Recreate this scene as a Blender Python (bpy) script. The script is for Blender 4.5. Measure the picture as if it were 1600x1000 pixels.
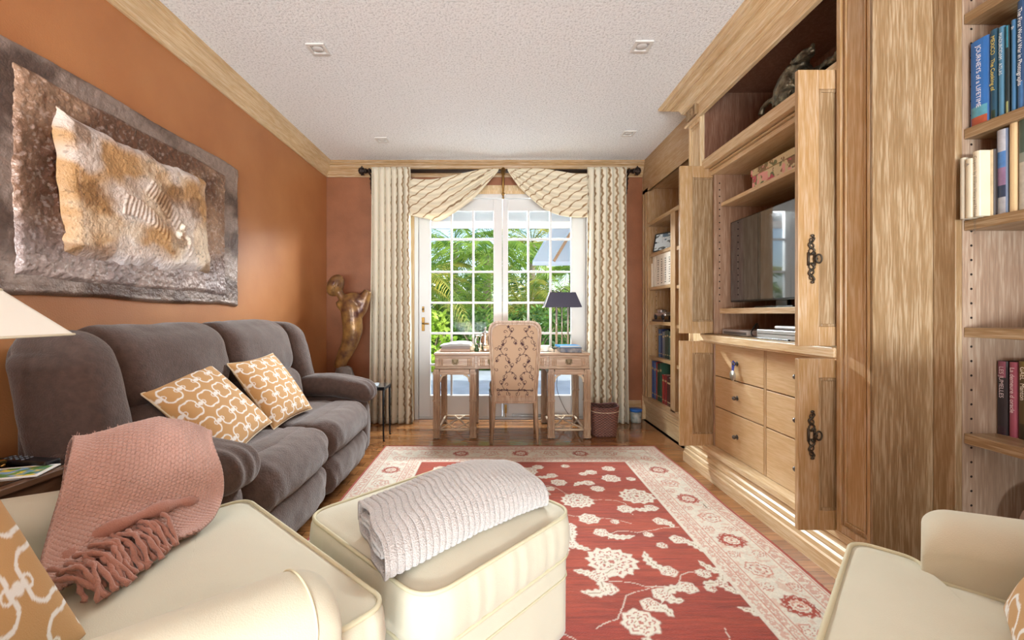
import bpy, math, random
import numpy as np
from mathutils import Vector, Matrix, noise as mnoise
random.seed(7)
rng = np.random.default_rng(11)
S = bpy.context.scene
for o in list(bpy.data.objects):
    bpy.data.objects.remove(o)
COL = S.collection

# ---------------------------------------------------------------- camera
FPX = 670.0                      # focal length in pixels of a 1600 px wide frame
EYE = 1.115
cam = bpy.data.cameras.new('camera')
cam.sensor_width = 36.0
cam.lens = 36.0 * FPX / 1600.0
cam.shift_x = 25 / 1600.0
cam.shift_y = -10 / 1600.0
cam.clip_start = 0.05
camo = bpy.data.objects.new('camera', cam)
camo.location = (0, 0, EYE)
camo.rotation_euler = (math.pi / 2, 0, 0)
COL.objects.link(camo)
S.camera = camo

# ---------------------------------------------------------------- world, sun, added fill lights, exposure
S.view_settings.view_transform = 'Standard'
S.view_settings.look = 'None'
S.view_settings.exposure = 0.62
S.view_settings.gamma = 1.0
S.view_settings.use_curve_mapping = False
w = bpy.data.worlds.new('sky')
S.world = w
w.use_nodes = True
wn = w.node_tree.nodes
wl = w.node_tree.links
wn.clear()
wo = wn.new('ShaderNodeOutputWorld')
bg = wn.new('ShaderNodeBackground')
sky = wn.new('ShaderNodeTexSky')
sky.sky_type = 'NISHITA'
sky.sun_disc = False
sky.sun_elevation = math.radians(52)
sky.sun_rotation = math.radians(120)
sky.air_density = 1.0
sky.dust_density = 2.5
bg.inputs['Strength'].default_value = 0.29
wl.new(sky.outputs['Color'], bg.inputs['Color'])
wl.new(bg.outputs['Background'], wo.inputs['Surface'])

sun = bpy.data.lights.new('sun', 'SUN')
sun.energy = 2.5
sun.angle = math.radians(0.6)
sun.color = (1.0, 0.95, 0.86)
suno = bpy.data.objects.new('sun', sun)
suno.rotation_euler = Vector((0.45, -0.42, 0.85)).to_track_quat('Z', 'Y').to_euler()
COL.objects.link(suno)

def area(name, loc, target, sx, sy, power, color, spread=180):
    l = bpy.data.lights.new(name, 'AREA')
    l.shape = 'RECTANGLE'
    l.size, l.size_y = sx, sy
    l.energy = power
    l.color = color
    l.spread = math.radians(spread)
    o = bpy.data.objects.new(name, l)
    o.location = loc
    d = Vector(target) - Vector(loc)
    o.rotation_euler = (-d).to_track_quat('Z', 'Y').to_euler()
    COL.objects.link(o)
    return o
# added fill lights behind the camera, one level, one aimed up at the ceiling
area('rear_fill_light', (0.1, -4.05, 1.5), (0.1, 3.0, 1.4), 3.1, 1.9, 60, (0.95, 0.98, 1.0))
area('ceiling_fill_light', (0.1, -4.0, 0.62), (0.1, 1.2, 2.9), 3.1, 0.5, 300, (0.86, 0.95, 1.0))
# added fill light, out of view, shining in through the french doors (just outside the glass, above the door head under the eave)
area('door_fill_light', (0.07, 4.98, 2.44), (0.0, 2.0, 0.2), 1.7, 0.30, 400, (0.90, 0.96, 1.0))

# ---------------------------------------------------------------- helpers
def hx(h):
    h = h.lstrip('#')
    r = [int(h[i:i+2], 16) / 255 for i in (0, 2, 4)]
    return tuple((c / 12.92 if c <= .04045 else ((c + .055) / 1.055) ** 2.4) for c in r)
def hxa(h):
    return hx(h) + (1.0,)

ORG = {}
def thing(name, label, cat, loc=(0, 0, 0), rotz=None, group=None, kind=None):
    o = bpy.data.objects.new(name, None)
    o.empty_display_size = .05
    COL.objects.link(o)
    o.location = loc
    if rotz is not None:
        o.rotation_euler = (0, 0, rotz)
        ORG[o.name] = Vector((0, 0, 0))
    else:
        ORG[o.name] = Vector(loc)
    if label: o['label'] = label
    if cat: o['category'] = cat
    if group: o['group'] = group
    if kind: o['kind'] = kind
    return o

def tag(o, label=None, cat=None, group=None, kind=None):
    if label: o['label'] = label
    if cat: o['category'] = cat
    if group: o['group'] = group
    if kind: o['kind'] = kind
    return o

def link_mesh(name, me, parent):
    o = bpy.data.objects.new(name, me)
    COL.objects.link(o)
    if parent is not None:
        o.parent = parent
        org = ORG[parent.name]
    else:
        n = len(me.vertices)
        a = np.empty(n * 3, dtype=np.float32)
        me.vertices.foreach_get('co', a)
        a = a.reshape(-1, 3)
        lo, hi = a.min(0), a.max(0)
        org = Vector(((lo[0] + hi[0]) / 2, (lo[1] + hi[1]) / 2, lo[2]))
        o.location = org
    ORG[o.name] = Vector(org)
    if org.length > 0:
        me.transform(Matrix.Translation(-org))
    return o

class MB:
    def __init__(s):
        s.v = []; s.f = []
    def add(s, vs, fs):
        b = len(s.v)
        s.v += [tuple(p) for p in vs]
        s.f += [tuple(b + i for i in f) for f in fs]
        return s
    def box(s, x0, x1, y0, y1, z0, z1):
        x0, x1 = min(x0, x1), max(x0, x1); y0, y1 = min(y0, y1), max(y0, y1); z0, z1 = min(z0, z1), max(z0, z1)
        return s.add([(x0,y0,z0),(x1,y0,z0),(x1,y1,z0),(x0,y1,z0),(x0,y0,z1),(x1,y0,z1),(x1,y1,z1),(x0,y1,z1)],
              [(0,3,2,1),(4,5,6,7),(0,1,5,4),(1,2,6,5),(2,3,7,6),(3,0,4,7)])
    def obox(s, c, ax, ay, az):
        c, ax, ay, az = map(Vector, (c, ax, ay, az))
        vs = [c+sx*ax+sy*ay+sz*az for sz in (-1,1) for sx, sy in ((-1,-1),(1,-1),(1,1),(-1,1))]
        return s.add(vs, [(0,3,2,1),(4,5,6,7),(0,1,5,4),(1,2,6,5),(2,3,7,6),(3,0,4,7)])
    def bar(s, p, q, wa, wb, up=(0,0,1)):
        p, q = Vector(p), Vector(q); d = (q - p)
        u = Vector(up); sd = d.cross(u)
        if sd.length < 1e-6: sd = d.cross(Vector((1,0,0)))
        sd.normalize(); u2 = sd.cross(d).normalized()
        return s.obox((p+q)/2, sd*wa/2, d/2, u2*wb/2)
    def tube(s, pts, r, n=8, caps=True, closed=False, flat=None):
        P = [Vector(p) for p in pts]; m = len(P)
        R = r if hasattr(r, '__len__') else [r] * m
        T = []
        for i in range(m):
            a = P[(i-1) % m] if (closed or i > 0) else P[i]
            b = P[(i+1) % m] if (closed or i < m-1) else P[i]
            t = b - a
            T.append(t.normalized() if t.length > 1e-9 else Vector((0,0,1)))
        ref = Vector((0,0,1)) if abs(T[0].z) < .9 else Vector((1,0,0))
        N = (ref - T[0]*ref.dot(T[0])).normalized()
        vs = []
        for i in range(m):
            N = (N - T[i]*N.dot(T[i]))
            N = N.normalized() if N.length > 1e-6 else T[i].orthogonal().normalized()
            B = T[i].cross(N)
            for k in range(n):
                a = 2*math.pi*k/n
                e = R[i] if not hasattr(R[i], '__len__') else None
                if e is None:
                    vs.append(P[i] + N*math.cos(a)*R[i][0] + B*math.sin(a)*R[i][1])
                else:
                    vs.append(P[i] + (N*math.cos(a) + B*math.sin(a))*e)
        fs = []
        for i in range(m if closed else m-1):
            j = (i+1) % m
            for k in range(n):
                fs.append((i*n+k, i*n+(k+1)%n, j*n+(k+1)%n, j*n+k))
        if caps and not closed:
            fs.append(tuple(reversed(range(n)))); fs.append(tuple((m-1)*n+k for k in range(n)))
        return s.add(vs, fs)
    def lathe(s, prof, c=(0,0,0), n=24, caps=True, sx=1, sy=1):
        vs = []; m = len(prof)
        for r, z in prof:
            for k in range(n):
                a = 2*math.pi*k/n
                vs.append((c[0]+r*math.cos(a)*sx, c[1]+r*math.sin(a)*sy, c[2]+z))
        fs = [(i*n+k, i*n+(k+1)%n, (i+1)*n+(k+1)%n, (i+1)*n+k) for i in range(m-1) for k in range(n)]
        if caps:
            fs.append(tuple(reversed(range(n)))); fs.append(tuple((m-1)*n+k for k in range(n)))
        return s.add(vs, fs)
    def ball(s, c, rx, ry=None, rz=None, n=12, m=8, rot=None):
        ry = ry or rx; rz = rz or rx
        vs = []
        for i in range(m+1):
            t = math.pi*i/m
            for k in range(n):
                a = 2*math.pi*k/n
                p = Vector((rx*math.sin(t)*math.cos(a), ry*math.sin(t)*math.sin(a), -rz*math.cos(t)))
                if rot: p = rot @ p
                vs.append(Vector(c)+p)
        fs = [(i*n+k, i*n+(k+1)%n, (i+1)*n+(k+1)%n, (i+1)*n+k) for i in range(m) for k in range(n)]
        return s.add(vs, fs)
    def prism(s, poly, axis, a, b):
        # poly in the two other axes (cyclic order), extruded from a to b along axis
        def P(u, v, w):
            return {'x': (w, u, v), 'y': (u, w, v), 'z': (u, v, w)}[axis]
        n = len(poly)
        vs = [P(u, v, a) for u, v in poly] + [P(u, v, b) for u, v in poly]
        fs = [tuple(range(n)), tuple(reversed(range(n, 2*n)))] + [(i, n+i, n+(i+1)%n, (i+1)%n) for i in range(n)]
        return s.add(vs, fs)
    def sweep(s, path, prof, side=1, caps=True):
        # path: 2D points (x,y); prof: (outward distance, z)
        P = [Vector(p) for p in path]; m = len(P); n = len(prof)
        vs = []
        for i in range(m):
            ds = []
            if i > 0: ds.append((P[i]-P[i-1]).normalized())
            if i < m-1: ds.append((P[i+1]-P[i]).normalized())
            ns = [Vector((-d.y, d.x))*side for d in ds]
            nn = sum(ns, Vector((0,0))); nn.normalize()
            k = 1/max(.3, nn.dot(ns[0]))
            for d, z in prof:
                q = P[i] + nn*k*d
                vs.append((q.x, q.y, z))
        fs = [(i*n+k, (i+1)*n+k, (i+1)*n+k+1, i*n+k+1) for i in range(m-1) for k in range(n-1)]
        if caps:
            fs.append(tuple(range(n))); fs.append(tuple(reversed(range((m-1)*n, m*n))))
        return s.add(vs, fs)
    def rbox(s, c, size, r, n=10, fn=None, e=0):
        # rounded, subdivided box; fn(p_world, unit coords in -1..1) -> p
        c = Vector(c); h = Vector(size)/2; r = min(r, min(h)*.999)
        cache = {}; vs = []; fs = []
        nx = [max(3, int(n*size[k]/max(size))) for k in range(3)]
        def coord(t, hh):   # denser near edges
            return t
        def vid(a):
            key = tuple(round(q, 5) for q in a)
            if key in cache: return cache[key]
            q = Vector((a[0]*h.x, a[1]*h.y, a[2]*h.z))
            inn = Vector((max(-h.x+r, min(h.x-r, q.x)), max(-h.y+r, min(h.y-r, q.y)), max(-h.z+r, min(h.z-r, q.z))))
            d = q - inn
            p = inn + (d.normalized()*r if d.length > 1e-9 else d)
            p = c + p
            if fn: p = Vector(fn(p, a))
            cache[key] = len(vs); vs.append(p)
            return cache[key]
        def ticks(k):
            m = nx[k]; er = min(.45, r/h[k])
            # edge zone subdivided
            e_n = 4
            t = [-1 + er*(1-math.cos(math.pi/2*i/e_n)) if False else -1+er*i/e_n for i in range(e_n)]
            mid = [(-1+er)+(2-2*er)*i/m for i in range(m+1)]
            return t + mid + [-x for x in reversed(t)]
        T = [ticks(k) for k in range(3)]
        for ax in range(3):
            u, v = [k for k in range(3) if k != ax]
            for sgn in (-1, 1):
                for i in range(len(T[u])-1):
                    for j in range(len(T[v])-1):
                        q = []
                        for (a, b) in ((i,j),(i+1,j),(i+1,j+1),(i,j+1)):
                            cc = [0,0,0]; cc[ax] = sgn; cc[u] = T[u][a]; cc[v] = T[v][b]
                            q.append(vid(cc))
                        flip = (sgn > 0) ^ (ax == 1)
                        fs.append(tuple(q) if flip else tuple(reversed(q)))
        return s.add(vs, fs)
    def obj(s, name, mat, parent=None, smooth=False, bevel=0, label=None, marks=None, mmat=None):
        nf0 = len(s.f)
        if marks is not None: s.add(marks.v, marks.f)
        me = bpy.data.meshes.new(name)
        me.from_pydata(s.v, [], s.f)
        me.update()
        if smooth:
            me.polygons.foreach_set('use_smooth', [True]*len(me.polygons))
        me.materials.append(mat)
        if marks is not None:
            me.materials.append(mmat)
            for i in range(nf0, len(s.f)): me.polygons[i].material_index = 1
        o = link_mesh(name, me, parent)
        if bevel:
            b = o.modifiers.new('bevel', 'BEVEL'); b.width = bevel; b.segments = 2; b.limit_method = 'ANGLE'
            b.angle_limit = math.radians(40)
        if label: o['label'] = label
        return o

def grid_obj(name, P, mat, parent=None, col=None, smooth=True, closeu=False, closev=False, solid=0, faces=None):
    P = np.asarray(P, dtype=np.float64)
    nu, nv = P.shape[:2]
    me = bpy.data.meshes.new(name)
    iu = np.arange(nu if closeu else nu-1); iv = np.arange(nv if closev else nv-1)
    I, J = np.meshgrid(iu, iv, indexing='ij')
    I2 = (I+1) % nu; J2 = (J+1) % nv
    F = np.stack([I*nv+J, I2*nv+J, I2*nv+J2, I*nv+J2], -1).reshape(-1, 4)
    me.vertices.add(nu*nv); me.vertices.foreach_set('co', P.reshape(-1).astype(np.float32))
    nf = len(F)
    me.loops.add(nf*4); me.loops.foreach_set('vertex_index', F.reshape(-1).astype(np.int32))
    me.polygons.add(nf)
    me.polygons.foreach_set('loop_start', np.arange(0, nf*4, 4, dtype=np.int32))
    me.update(calc_edges=True)
    me.polygons.foreach_set('use_smooth', [smooth]*nf)
    if col is not None:
        c = np.asarray(col, dtype=np.float32).reshape(nu*nv, -1)
        if c.shape[1] == 3: c = np.concatenate([c, np.ones((len(c), 1), np.float32)], 1)
        a = me.color_attributes.new('Col', 'FLOAT_COLOR', 'POINT')
        a.data.foreach_set('color', c.reshape(-1))
    me.validate()
    me.materials.append(mat)
    o = link_mesh(name, me, parent)
    if solid:
        m = o.modifiers.new('thickness', 'SOLIDIFY'); m.thickness = solid; m.offset = 0
    return o

def dup(o, parent=None):
    c = o.copy(); COL.objects.link(c)
    if parent is not None:
        c.parent = parent
    ORG[c.name] = ORG.get(o.name, Vector((0,0,0)))
    for ch in list(o.children):
        dup(ch, c)
    return c

# numpy noise --------------------------------------------------------------
def vnoise(x, y, seed=0):
    r = np.random.default_rng(seed).random((256, 256))
    xi = np.floor(x).astype(int); yi = np.floor(y).astype(int)
    fx = x - xi; fy = y - yi
    fx = fx*fx*(3-2*fx); fy = fy*fy*(3-2*fy)
    a = r[xi % 256, yi % 256]; b = r[(xi+1) % 256, yi % 256]
    c = r[xi % 256, (yi+1) % 256]; d = r[(xi+1) % 256, (yi+1) % 256]
    return (a*(1-fx)+b*fx)*(1-fy) + (c*(1-fx)+d*fx)*fy
def fbm(x, y, oct=4, seed=0):
    t = 0; a = .5; n = 0
    for k in range(oct):
        t = t + a*vnoise(x*2**k, y*2**k, seed+k); n += a; a *= .5
    return t / n
def sstep(a, b, x):
    t = np.clip((x-a)/(b-a), 0, 1); return t*t*(3-2*t)

# materials ----------------------------------------------------------------
MATS = {}
def new_mat(name):
    m = bpy.data.materials.new(name); m.use_nodes = True
    nt = m.node_tree; b = nt.nodes['Principled BSDF']
    return m, nt, nt.nodes, nt.links, b
def ramp(N, stops):
    r = N.new('ShaderNodeValToRGB'); e = r.color_ramp.elements
    while len(e) < len(stops): e.new(.5)
    for i, (p, c) in enumerate(stops):
        e[i].position = p; e[i].color = tuple(c)+(1,) if len(c) == 3 else c
    return r
def pm(name, color='#808080', rough=.5, metal=0, bump=0, bscale=60, var=0, vscale=8, sheen=0, coat=0, attr=False,
       var2=None, ior=None, stretch=(1,1,1), detail=4, emission=0, spec=None):
    if name in MATS: return MATS[name]
    m, nt, N, L, b = new_mat(name)
    c = hxa(color)
    b.inputs['Roughness'].default_value = rough
    b.inputs['Metallic'].default_value = metal
    if spec is not None: b.inputs['Specular IOR Level'].default_value = spec
    if sheen:
        b.inputs['Sheen Weight'].default_value = sheen; b.inputs['Sheen Roughness'].default_value = .4
    if coat:
        b.inputs['Coat Weight'].default_value = coat; b.inputs['Coat Roughness'].default_value = .1
    tc = N.new('ShaderNodeTexCoord'); mp = N.new('ShaderNodeMapping')
    mp.inputs['Scale'].default_value = stretch
    L.new(tc.outputs['Object'], mp.inputs['Vector'])
    src = None
    if attr:
        a = N.new('ShaderNodeAttribute'); a.attribute_name = 'Col'; src = a.outputs['Color']
    if var:
        nz = N.new('ShaderNodeTexNoise'); nz.inputs['Scale'].default_value = vscale; nz.inputs['Detail'].default_value = detail
        L.new(mp.outputs[0], nz.inputs['Vector'])
        if attr:
            mx = N.new('ShaderNodeMix'); mx.data_type = 'RGBA'; mx.blend_type = 'MULTIPLY'
            mx.inputs[0].default_value = 1
            r = ramp(N, [(.3, (1-var,)*3), (.7, (1, 1, 1))])
            L.new(nz.outputs['Fac'], r.inputs[0]); L.new(src, mx.inputs[6]); L.new(r.outputs[0], mx.inputs[7])
            src = mx.outputs[2]
        else:
            c2 = hx(var2) if var2 else tuple(q*(1-var) for q in c[:3])
            r = ramp(N, [(.32, c2), (.68, c[:3])])
            L.new(nz.outputs['Fac'], r.inputs[0]); src = r.outputs[0]
    if src is not None: L.new(src, b.inputs['Base Color'])
    else: b.inputs['Base Color'].default_value = c
    if bump:
        n2 = N.new('ShaderNodeTexNoise'); n2.inputs['Scale'].default_value = bscale; n2.inputs['Detail'].default_value = 3
        L.new(tc.outputs['Object'], n2.inputs['Vector'])
        bp = N.new('ShaderNodeBump'); bp.inputs['Strength'].default_value = bump; bp.inputs['Distance'].default_value = .01
        L.new(n2.outputs['Fac'], bp.inputs['Height']); L.new(bp.outputs[0], b.inputs['Normal'])
    MATS[name] = m
    return m

def oak(axis, tone='gold'):
    key = 'limed_oak_%s_%s' % (tone, axis)
    if key in MATS: return MATS[key]
    m, nt, N, L, b = new_mat(key)
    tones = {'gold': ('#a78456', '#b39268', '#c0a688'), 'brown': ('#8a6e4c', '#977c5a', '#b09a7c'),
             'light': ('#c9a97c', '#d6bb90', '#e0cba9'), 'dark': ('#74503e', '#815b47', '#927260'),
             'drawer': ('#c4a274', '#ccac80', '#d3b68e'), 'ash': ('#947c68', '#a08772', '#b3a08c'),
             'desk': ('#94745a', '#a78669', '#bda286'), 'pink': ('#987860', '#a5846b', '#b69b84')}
    A, B, C = tones[tone]
    tc = N.new('ShaderNodeTexCoord'); mp = N.new('ShaderNodeMapping')
    sc = [8, 8, 8]; sc['xyz'.index(axis)] = .55
    mp.inputs['Scale'].default_value = sc
    L.new(tc.outputs['Object'], mp.inputs['Vector'])
    n1 = N.new('ShaderNodeTexNoise'); n1.inputs['Scale'].default_value = 1.0; n1.inputs['Detail'].default_value = 1.5
    n1.inputs['Distortion'].default_value = .15
    L.new(mp.outputs[0], n1.inputs['Vector'])
    # cathedral figure: many iso-lines of a stretched noise field
    mul = N.new('ShaderNodeMath'); mul.operation = 'MULTIPLY'; mul.inputs[1].default_value = 9
    L.new(n1.outputs['Fac'], mul.inputs[0])
    fr = N.new('ShaderNodeMath'); fr.operation = 'PINGPONG'; fr.inputs[1].default_value = .5
    L.new(mul.outputs[0], fr.inputs[0])
    # fine pores
    mp2 = N.new('ShaderNodeMapping'); sc2 = [190, 190, 190]; sc2['xyz'.index(axis)] = 11
    mp2.inputs['Scale'].default_value = sc2
    L.new(tc.outputs['Object'], mp2.inputs['Vector'])
    n2 = N.new('ShaderNodeTexNoise'); n2.inputs['Scale'].default_value = 1; n2.inputs['Detail'].default_value = 2
    L.new(mp2.outputs[0], n2.inputs['Vector'])
    fw = N.new('ShaderNodeMath'); fw.operation = 'MULTIPLY_ADD'; fw.inputs[1].default_value = .75; fw.inputs[2].default_value = .78
    L.new(fr.outputs[0], fw.inputs[0])
    add = N.new('ShaderNodeMath'); add.operation = 'MULTIPLY'
    L.new(fw.outputs[0], add.inputs[0]); L.new(n2.outputs['Fac'], add.inputs[1])
    r = ramp(N, [(.32, hx(A)), (.48, hx(B)), (.68, hx(C))])
    L.new(add.outputs[0], r.inputs[0])
    n3 = N.new('ShaderNodeTexNoise'); n3.inputs['Scale'].default_value = 2.2
    L.new(tc.outputs['Object'], n3.inputs['Vector'])
    r3 = ramp(N, [(.3, (.88, .86, .84)), (.7, (1, 1, 1))])
    L.new(n3.outputs['Fac'], r3.inputs[0])
    mx = N.new('ShaderNodeMix'); mx.data_type = 'RGBA'; mx.blend_type = 'MULTIPLY'; mx.inputs[0].default_value = 1
    L.new(r.outputs[0], mx.inputs[6]); L.new(r3.outputs[0], mx.inputs[7])
    L.new(mx.outputs[2], b.inputs['Base Color'])
    b.inputs['Roughness'].default_value = .38
    bp = N.new('ShaderNodeBump'); bp.inputs['Strength'].default_value = .12; bp.inputs['Distance'].default_value = .002
    L.new(n2.outputs['Fac'], bp.inputs['Height']); L.new(bp.outputs[0], b.inputs['Normal'])
    MATS[key] = m
    return m

def glass_mat():
    if 'clear_glass' in MATS: return MATS['clear_glass']
    m, nt, N, L, b = new_mat('clear_glass')
    N.remove(b)
    out = N['Material Output']
    tr = N.new('ShaderNodeBsdfTransparent'); tr.inputs[0].default_value = (.97, .99, .98, 1)
    gl = N.new('ShaderNodeBsdfGlossy'); gl.inputs['Roughness'].default_value = .02
    fz = N.new('ShaderNodeFresnel'); fz.inputs[0].default_value = 1.12
    mx = N.new('ShaderNodeMixShader')
    L.new(fz.outputs[0], mx.inputs[0]); L.new(tr.outputs[0], mx.inputs[1]); L.new(gl.outputs[0], mx.inputs[2])
    L.new(mx.outputs[0], out.inputs['Surface'])
    MATS['clear_glass'] = m
    return m
def holes(pts, r, ax='y'):
    h = MB()
    for x, y, z in pts:
        h.add([(x+r*math.cos(a), y, z+r*math.sin(a)) for a in np.linspace(0, 2*math.pi, 9)[:-1]], [tuple(range(8))])
    return h
M_hole = pm('peg_hole_dark', '#1d120c', .9)
# ================================================================= ROOM SHELL
XL, YB, ZC = -1.79, 4.53, 2.713
M_wall = pm('painted_terracotta', '#b57a4a', .42, bump=.10, bscale=160, var=.10, vscale=3, var2='#a86c3e')
M_white = pm('white_paint', '#d4d3d1', .4, var=.03, vscale=4)
M_fabric_cream = None
# floor material: narrow planks
def floor_mat():
    m, nt, N, L, b = new_mat('hardwood_floor')
    tc = N.new('ShaderNodeTexCoord')
    br = N.new('ShaderNodeTexBrick'); br.inputs['Scale'].default_value = 1
    br.inputs['Brick Width'].default_value = 1.1; br.inputs['Row Height'].default_value = .085
    br.inputs['Mortar Size'].default_value = .0012
    br.inputs['Color1'].default_value = hxa('#a87648'); br.inputs['Color2'].default_value = hxa('#8c5c36')
    br.inputs['Mortar'].default_value = hxa('#4a2c18')
    L.new(tc.outputs['Object'], br.inputs['Vector'])
    mp = N.new('ShaderNodeMapping'); mp.inputs['Scale'].default_value = (2, 40, 1)
    L.new(tc.outputs['Object'], mp.inputs['Vector'])
    nz = N.new('ShaderNodeTexNoise'); nz.inputs['Scale'].default_value = 2; nz.inputs['Detail'].default_value = 4
    L.new(mp.outputs[0], nz.inputs['Vector'])
    r = ramp(N, [(.3, (.62, .58, .55)), (.7, (1.1, 1.05, 1))])
    L.new(nz.outputs['Fac'], r.inputs[0])
    mx = N.new('ShaderNodeMix'); mx.data_type = 'RGBA'; mx.blend_type = 'MULTIPLY'; mx.inputs[0].default_value = 1
    L.new(br.outputs['Color'], mx.inputs[6]); L.new(r.outputs[0], mx.inputs[7])
    L.new(mx.outputs[2], b.inputs['Base Color'])
    b.inputs['Roughness'].default_value = .16
    b.inputs['Coat Weight'].default_value = .4; b.inputs['Coat Roughness'].default_value = .08
    return m
def ceil_mat():
    m, nt, N, L, b = new_mat('popcorn_ceiling')
    b.inputs['Roughness'].default_value = .9
    tc = N.new('ShaderNodeTexCoord')
    vo = N.new('ShaderNodeTexNoise'); vo.inputs['Scale'].default_value = 75; vo.inputs['Detail'].default_value = 5; vo.inputs['Roughness'].default_value = .65
    L.new(tc.outputs['Object'], vo.inputs['Vector'])
    r = ramp(N, [(.36, hx('#d6d8d8')), (.5, hx('#f6f8f8'))])
    L.new(vo.outputs['Fac'], r.inputs[0]); L.new(r.outputs[0], b.inputs['Base Color'])
    bp = N.new('ShaderNodeBump'); bp.inputs['Strength'].default_value = .8; bp.inputs['Distance'].default_value = .012
    L.new(vo.outputs['Fac'], bp.inputs['Height']); L.new(bp.outputs[0], b.inputs['Normal'])
    return m
def struct(name, mb, m, **k):
    o = mb.obj(name, m, **k); o['kind'] = 'structure'; return o
struct('floor', MB().box(-1.95, 2.2, -4.35, 4.66, -.12, 0), floor_mat())
struct('ceiling', MB().box(-1.95, 2.2, -4.35, 4.66, ZC, ZC+.12), ceil_mat())
struct('wall_left', MB().box(-1.95, XL, -4.35, 4.66, 0, ZC), M_wall)
struct('wall_right', MB().box(2.05, 2.2, -4.35, 4.66, 0, ZC), M_wall)
DX0, DX1, DZ = -.86, .995, 2.375
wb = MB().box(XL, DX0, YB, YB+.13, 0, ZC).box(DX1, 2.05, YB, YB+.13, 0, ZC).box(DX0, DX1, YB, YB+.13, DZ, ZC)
struct('wall_back', wb, pm('terracotta_shade_darkened', '#935a38', .5, bump=.12, bscale=60, var=.14, vscale=6, var2='#84502f'))  # side-wall paint with the back wall's shade darkened into its colour
wr = MB().box(XL, -1.5, -4.35, -4.2, 0, ZC).box(1.7, 2.05, -4.35, -4.2, 0, ZC).box(-1.5, 1.7, -4.35, -4.2, 0, .5).box(-1.5, 1.7, -4.35, -4.2, 2.5, ZC)
struct('wall_rear', wr, M_wall)
wf = MB()
for x in (-1.48, -.42, .62, 1.68): wf.box(x-.03, x+.03, -4.32, -4.26, .5, 2.5)
wf.box(-1.5, 1.7, -4.32, -4.26, .5, .56).box(-1.5, 1.7, -4.32, -4.26, 2.44, 2.5)
struct('added_rear_window', wf, M_white)  # added window behind the camera, unseen, opening the rear wall for light
# crown mouldings
CP = [(0, 2.553), (.012, 2.553), (.014, 2.572), (.022, 2.580), (.024, 2.6), (.034, 2.622), (.05, 2.640), (.056, 2.655), (.056, 2.668),
      (.064, 2.672), (.064, 2.69), (.072, 2.694), (.072, ZC), (0, ZC)]
struct('trim_1', MB().sweep([(XL, -4.2), (XL, YB-.0)], CP, side=-1), oak('y', 'light'))
struct('trim_2', MB().sweep([(XL, YB), (1.60, YB)], CP, side=-1), oak('x', 'gold'))
# baseboard, back wall
BP = [(0, 0), (.02, 0), (.02, .13), (.016, .14), (.018, .15), (.010, .175), (.006, .2), (0, .2)]
struct('baseboard_back', MB().sweep([(XL, YB), (DX0-.08, YB)], BP, side=-1).sweep([(DX1+.08, YB), (1.53, YB)], BP, side=-1), oak('x', 'gold'))
struct('baseboard_left', MB().sweep([(XL, -4.2), (XL, YB-.03)], BP, side=-1), oak('y', 'gold'))
# door casing (oak) and white frame
cs = MB().box(DX0-.085, DX0, YB-.022, YB, 0, DZ+.09).box(DX1, DX1+.085, YB-.022, YB, 0, DZ+.09).box(DX0, DX1, YB-.022, YB, DZ, DZ+.09)
cs.box(DX0-.06, DX0-.02, YB-.03, YB-.02, 0, DZ+.06).box(DX1+.02, DX1+.06, YB-.03, YB-.02, 0, DZ+.06).box(DX0-.02, DX1+.02, YB-.03, YB-.02, DZ+.03, DZ+.06)
struct('trim_3', cs, oak('z', 'light'), bevel=.002)
fr = MB().box(DX0, DX0+.04, YB-.01, YB+.12, 0, DZ).box(DX1-.04, DX1, YB-.01, YB+.12, 0, DZ).box(DX0+.04, DX1-.04, YB-.01, YB+.12, DZ-.04, DZ)
fr.box(DX0+.04, DX1-.04, YB+.0, YB+.13, 0, .02)
struct('trim_4', fr, M_white, bevel=.003)
M_glass = glass_mat()
M_brass = pm('aged_brass', '#8a6a3a', .35, 1)
M_bronze = pm('dark_bronze', '#4a4238', .45, .8, bump=.2, bscale=200)
def french_door(name, x0, x1, gx0, gx1, vx, handle=False):
    y0, y1 = YB+.02, YB+.065
    d = thing(name, None, None, (x0, y0, 0), kind='structure')
    gz0, gz1 = .247, 2.206
    MB().box(x0, gx0, y0, y1, .02, 2.33).box(gx1, x1, y0, y1, .02, 2.33).box(gx0, gx1, y0, y1, .02, gz0).box(gx0, gx1, y0, y1, gz1, 2.33).obj('door_frame', M_white, d, bevel=.004)
    mu = MB(); w = .011
    for x in vx: mu.box(x-w, x+w, y0+.006, y1-.006, gz0, gz1)
    for z in (1.905, 1.56, 1.23, .905, .57):
        mu.box(gx0, gx1, y0+.008, y1-.008, z-w, z+w)
    mu.obj('glazing_bar', M_white, d, bevel=.002)
    MB().add([(gx0, y0+.022, gz0), (gx1, y0+.022, gz0), (gx1, y0+.022, gz1), (gx0, y0+.022, gz1)], [(0, 1, 2, 3)]).obj('glass_pane', M_glass, d)
    if handle:
        hb = MB().box(x0+.03, x0+.062, y0-.006, y0, .93, 1.075).box(x0+.034, x0+.058, y0-.006, y0, 1.13, 1.19)
        h = hb.obj('lock_plate', M_brass, d, bevel=.003)
        MB().tube([(x0+.046, y0-.005, 1.01), (x0+.046, y0-.05, 1.01), (x0+.06, y0-.056, 1.01), (x0+.115, y0-.056, 1.008)], .008, 8).ball((x0+.046, y0-.014, 1.16), .013, .008, .013).obj('door_handle', M_brass, h, smooth=True)
    else:
        MB().box(x0+.02, x0+.045, y0-.012, y0, .06, .15).box(x0+.028, x0+.037, y0-.02, y0, .02, .12).obj('floor_bolt', M_brass, d, bevel=.002)
        MB().box(x0+.10, x1-.25, y0-.012, y0, .025, .05).obj('sweep_strip', pm('door_sweep_metal', '#8a8884', .4, .7), d)
    return d
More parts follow.
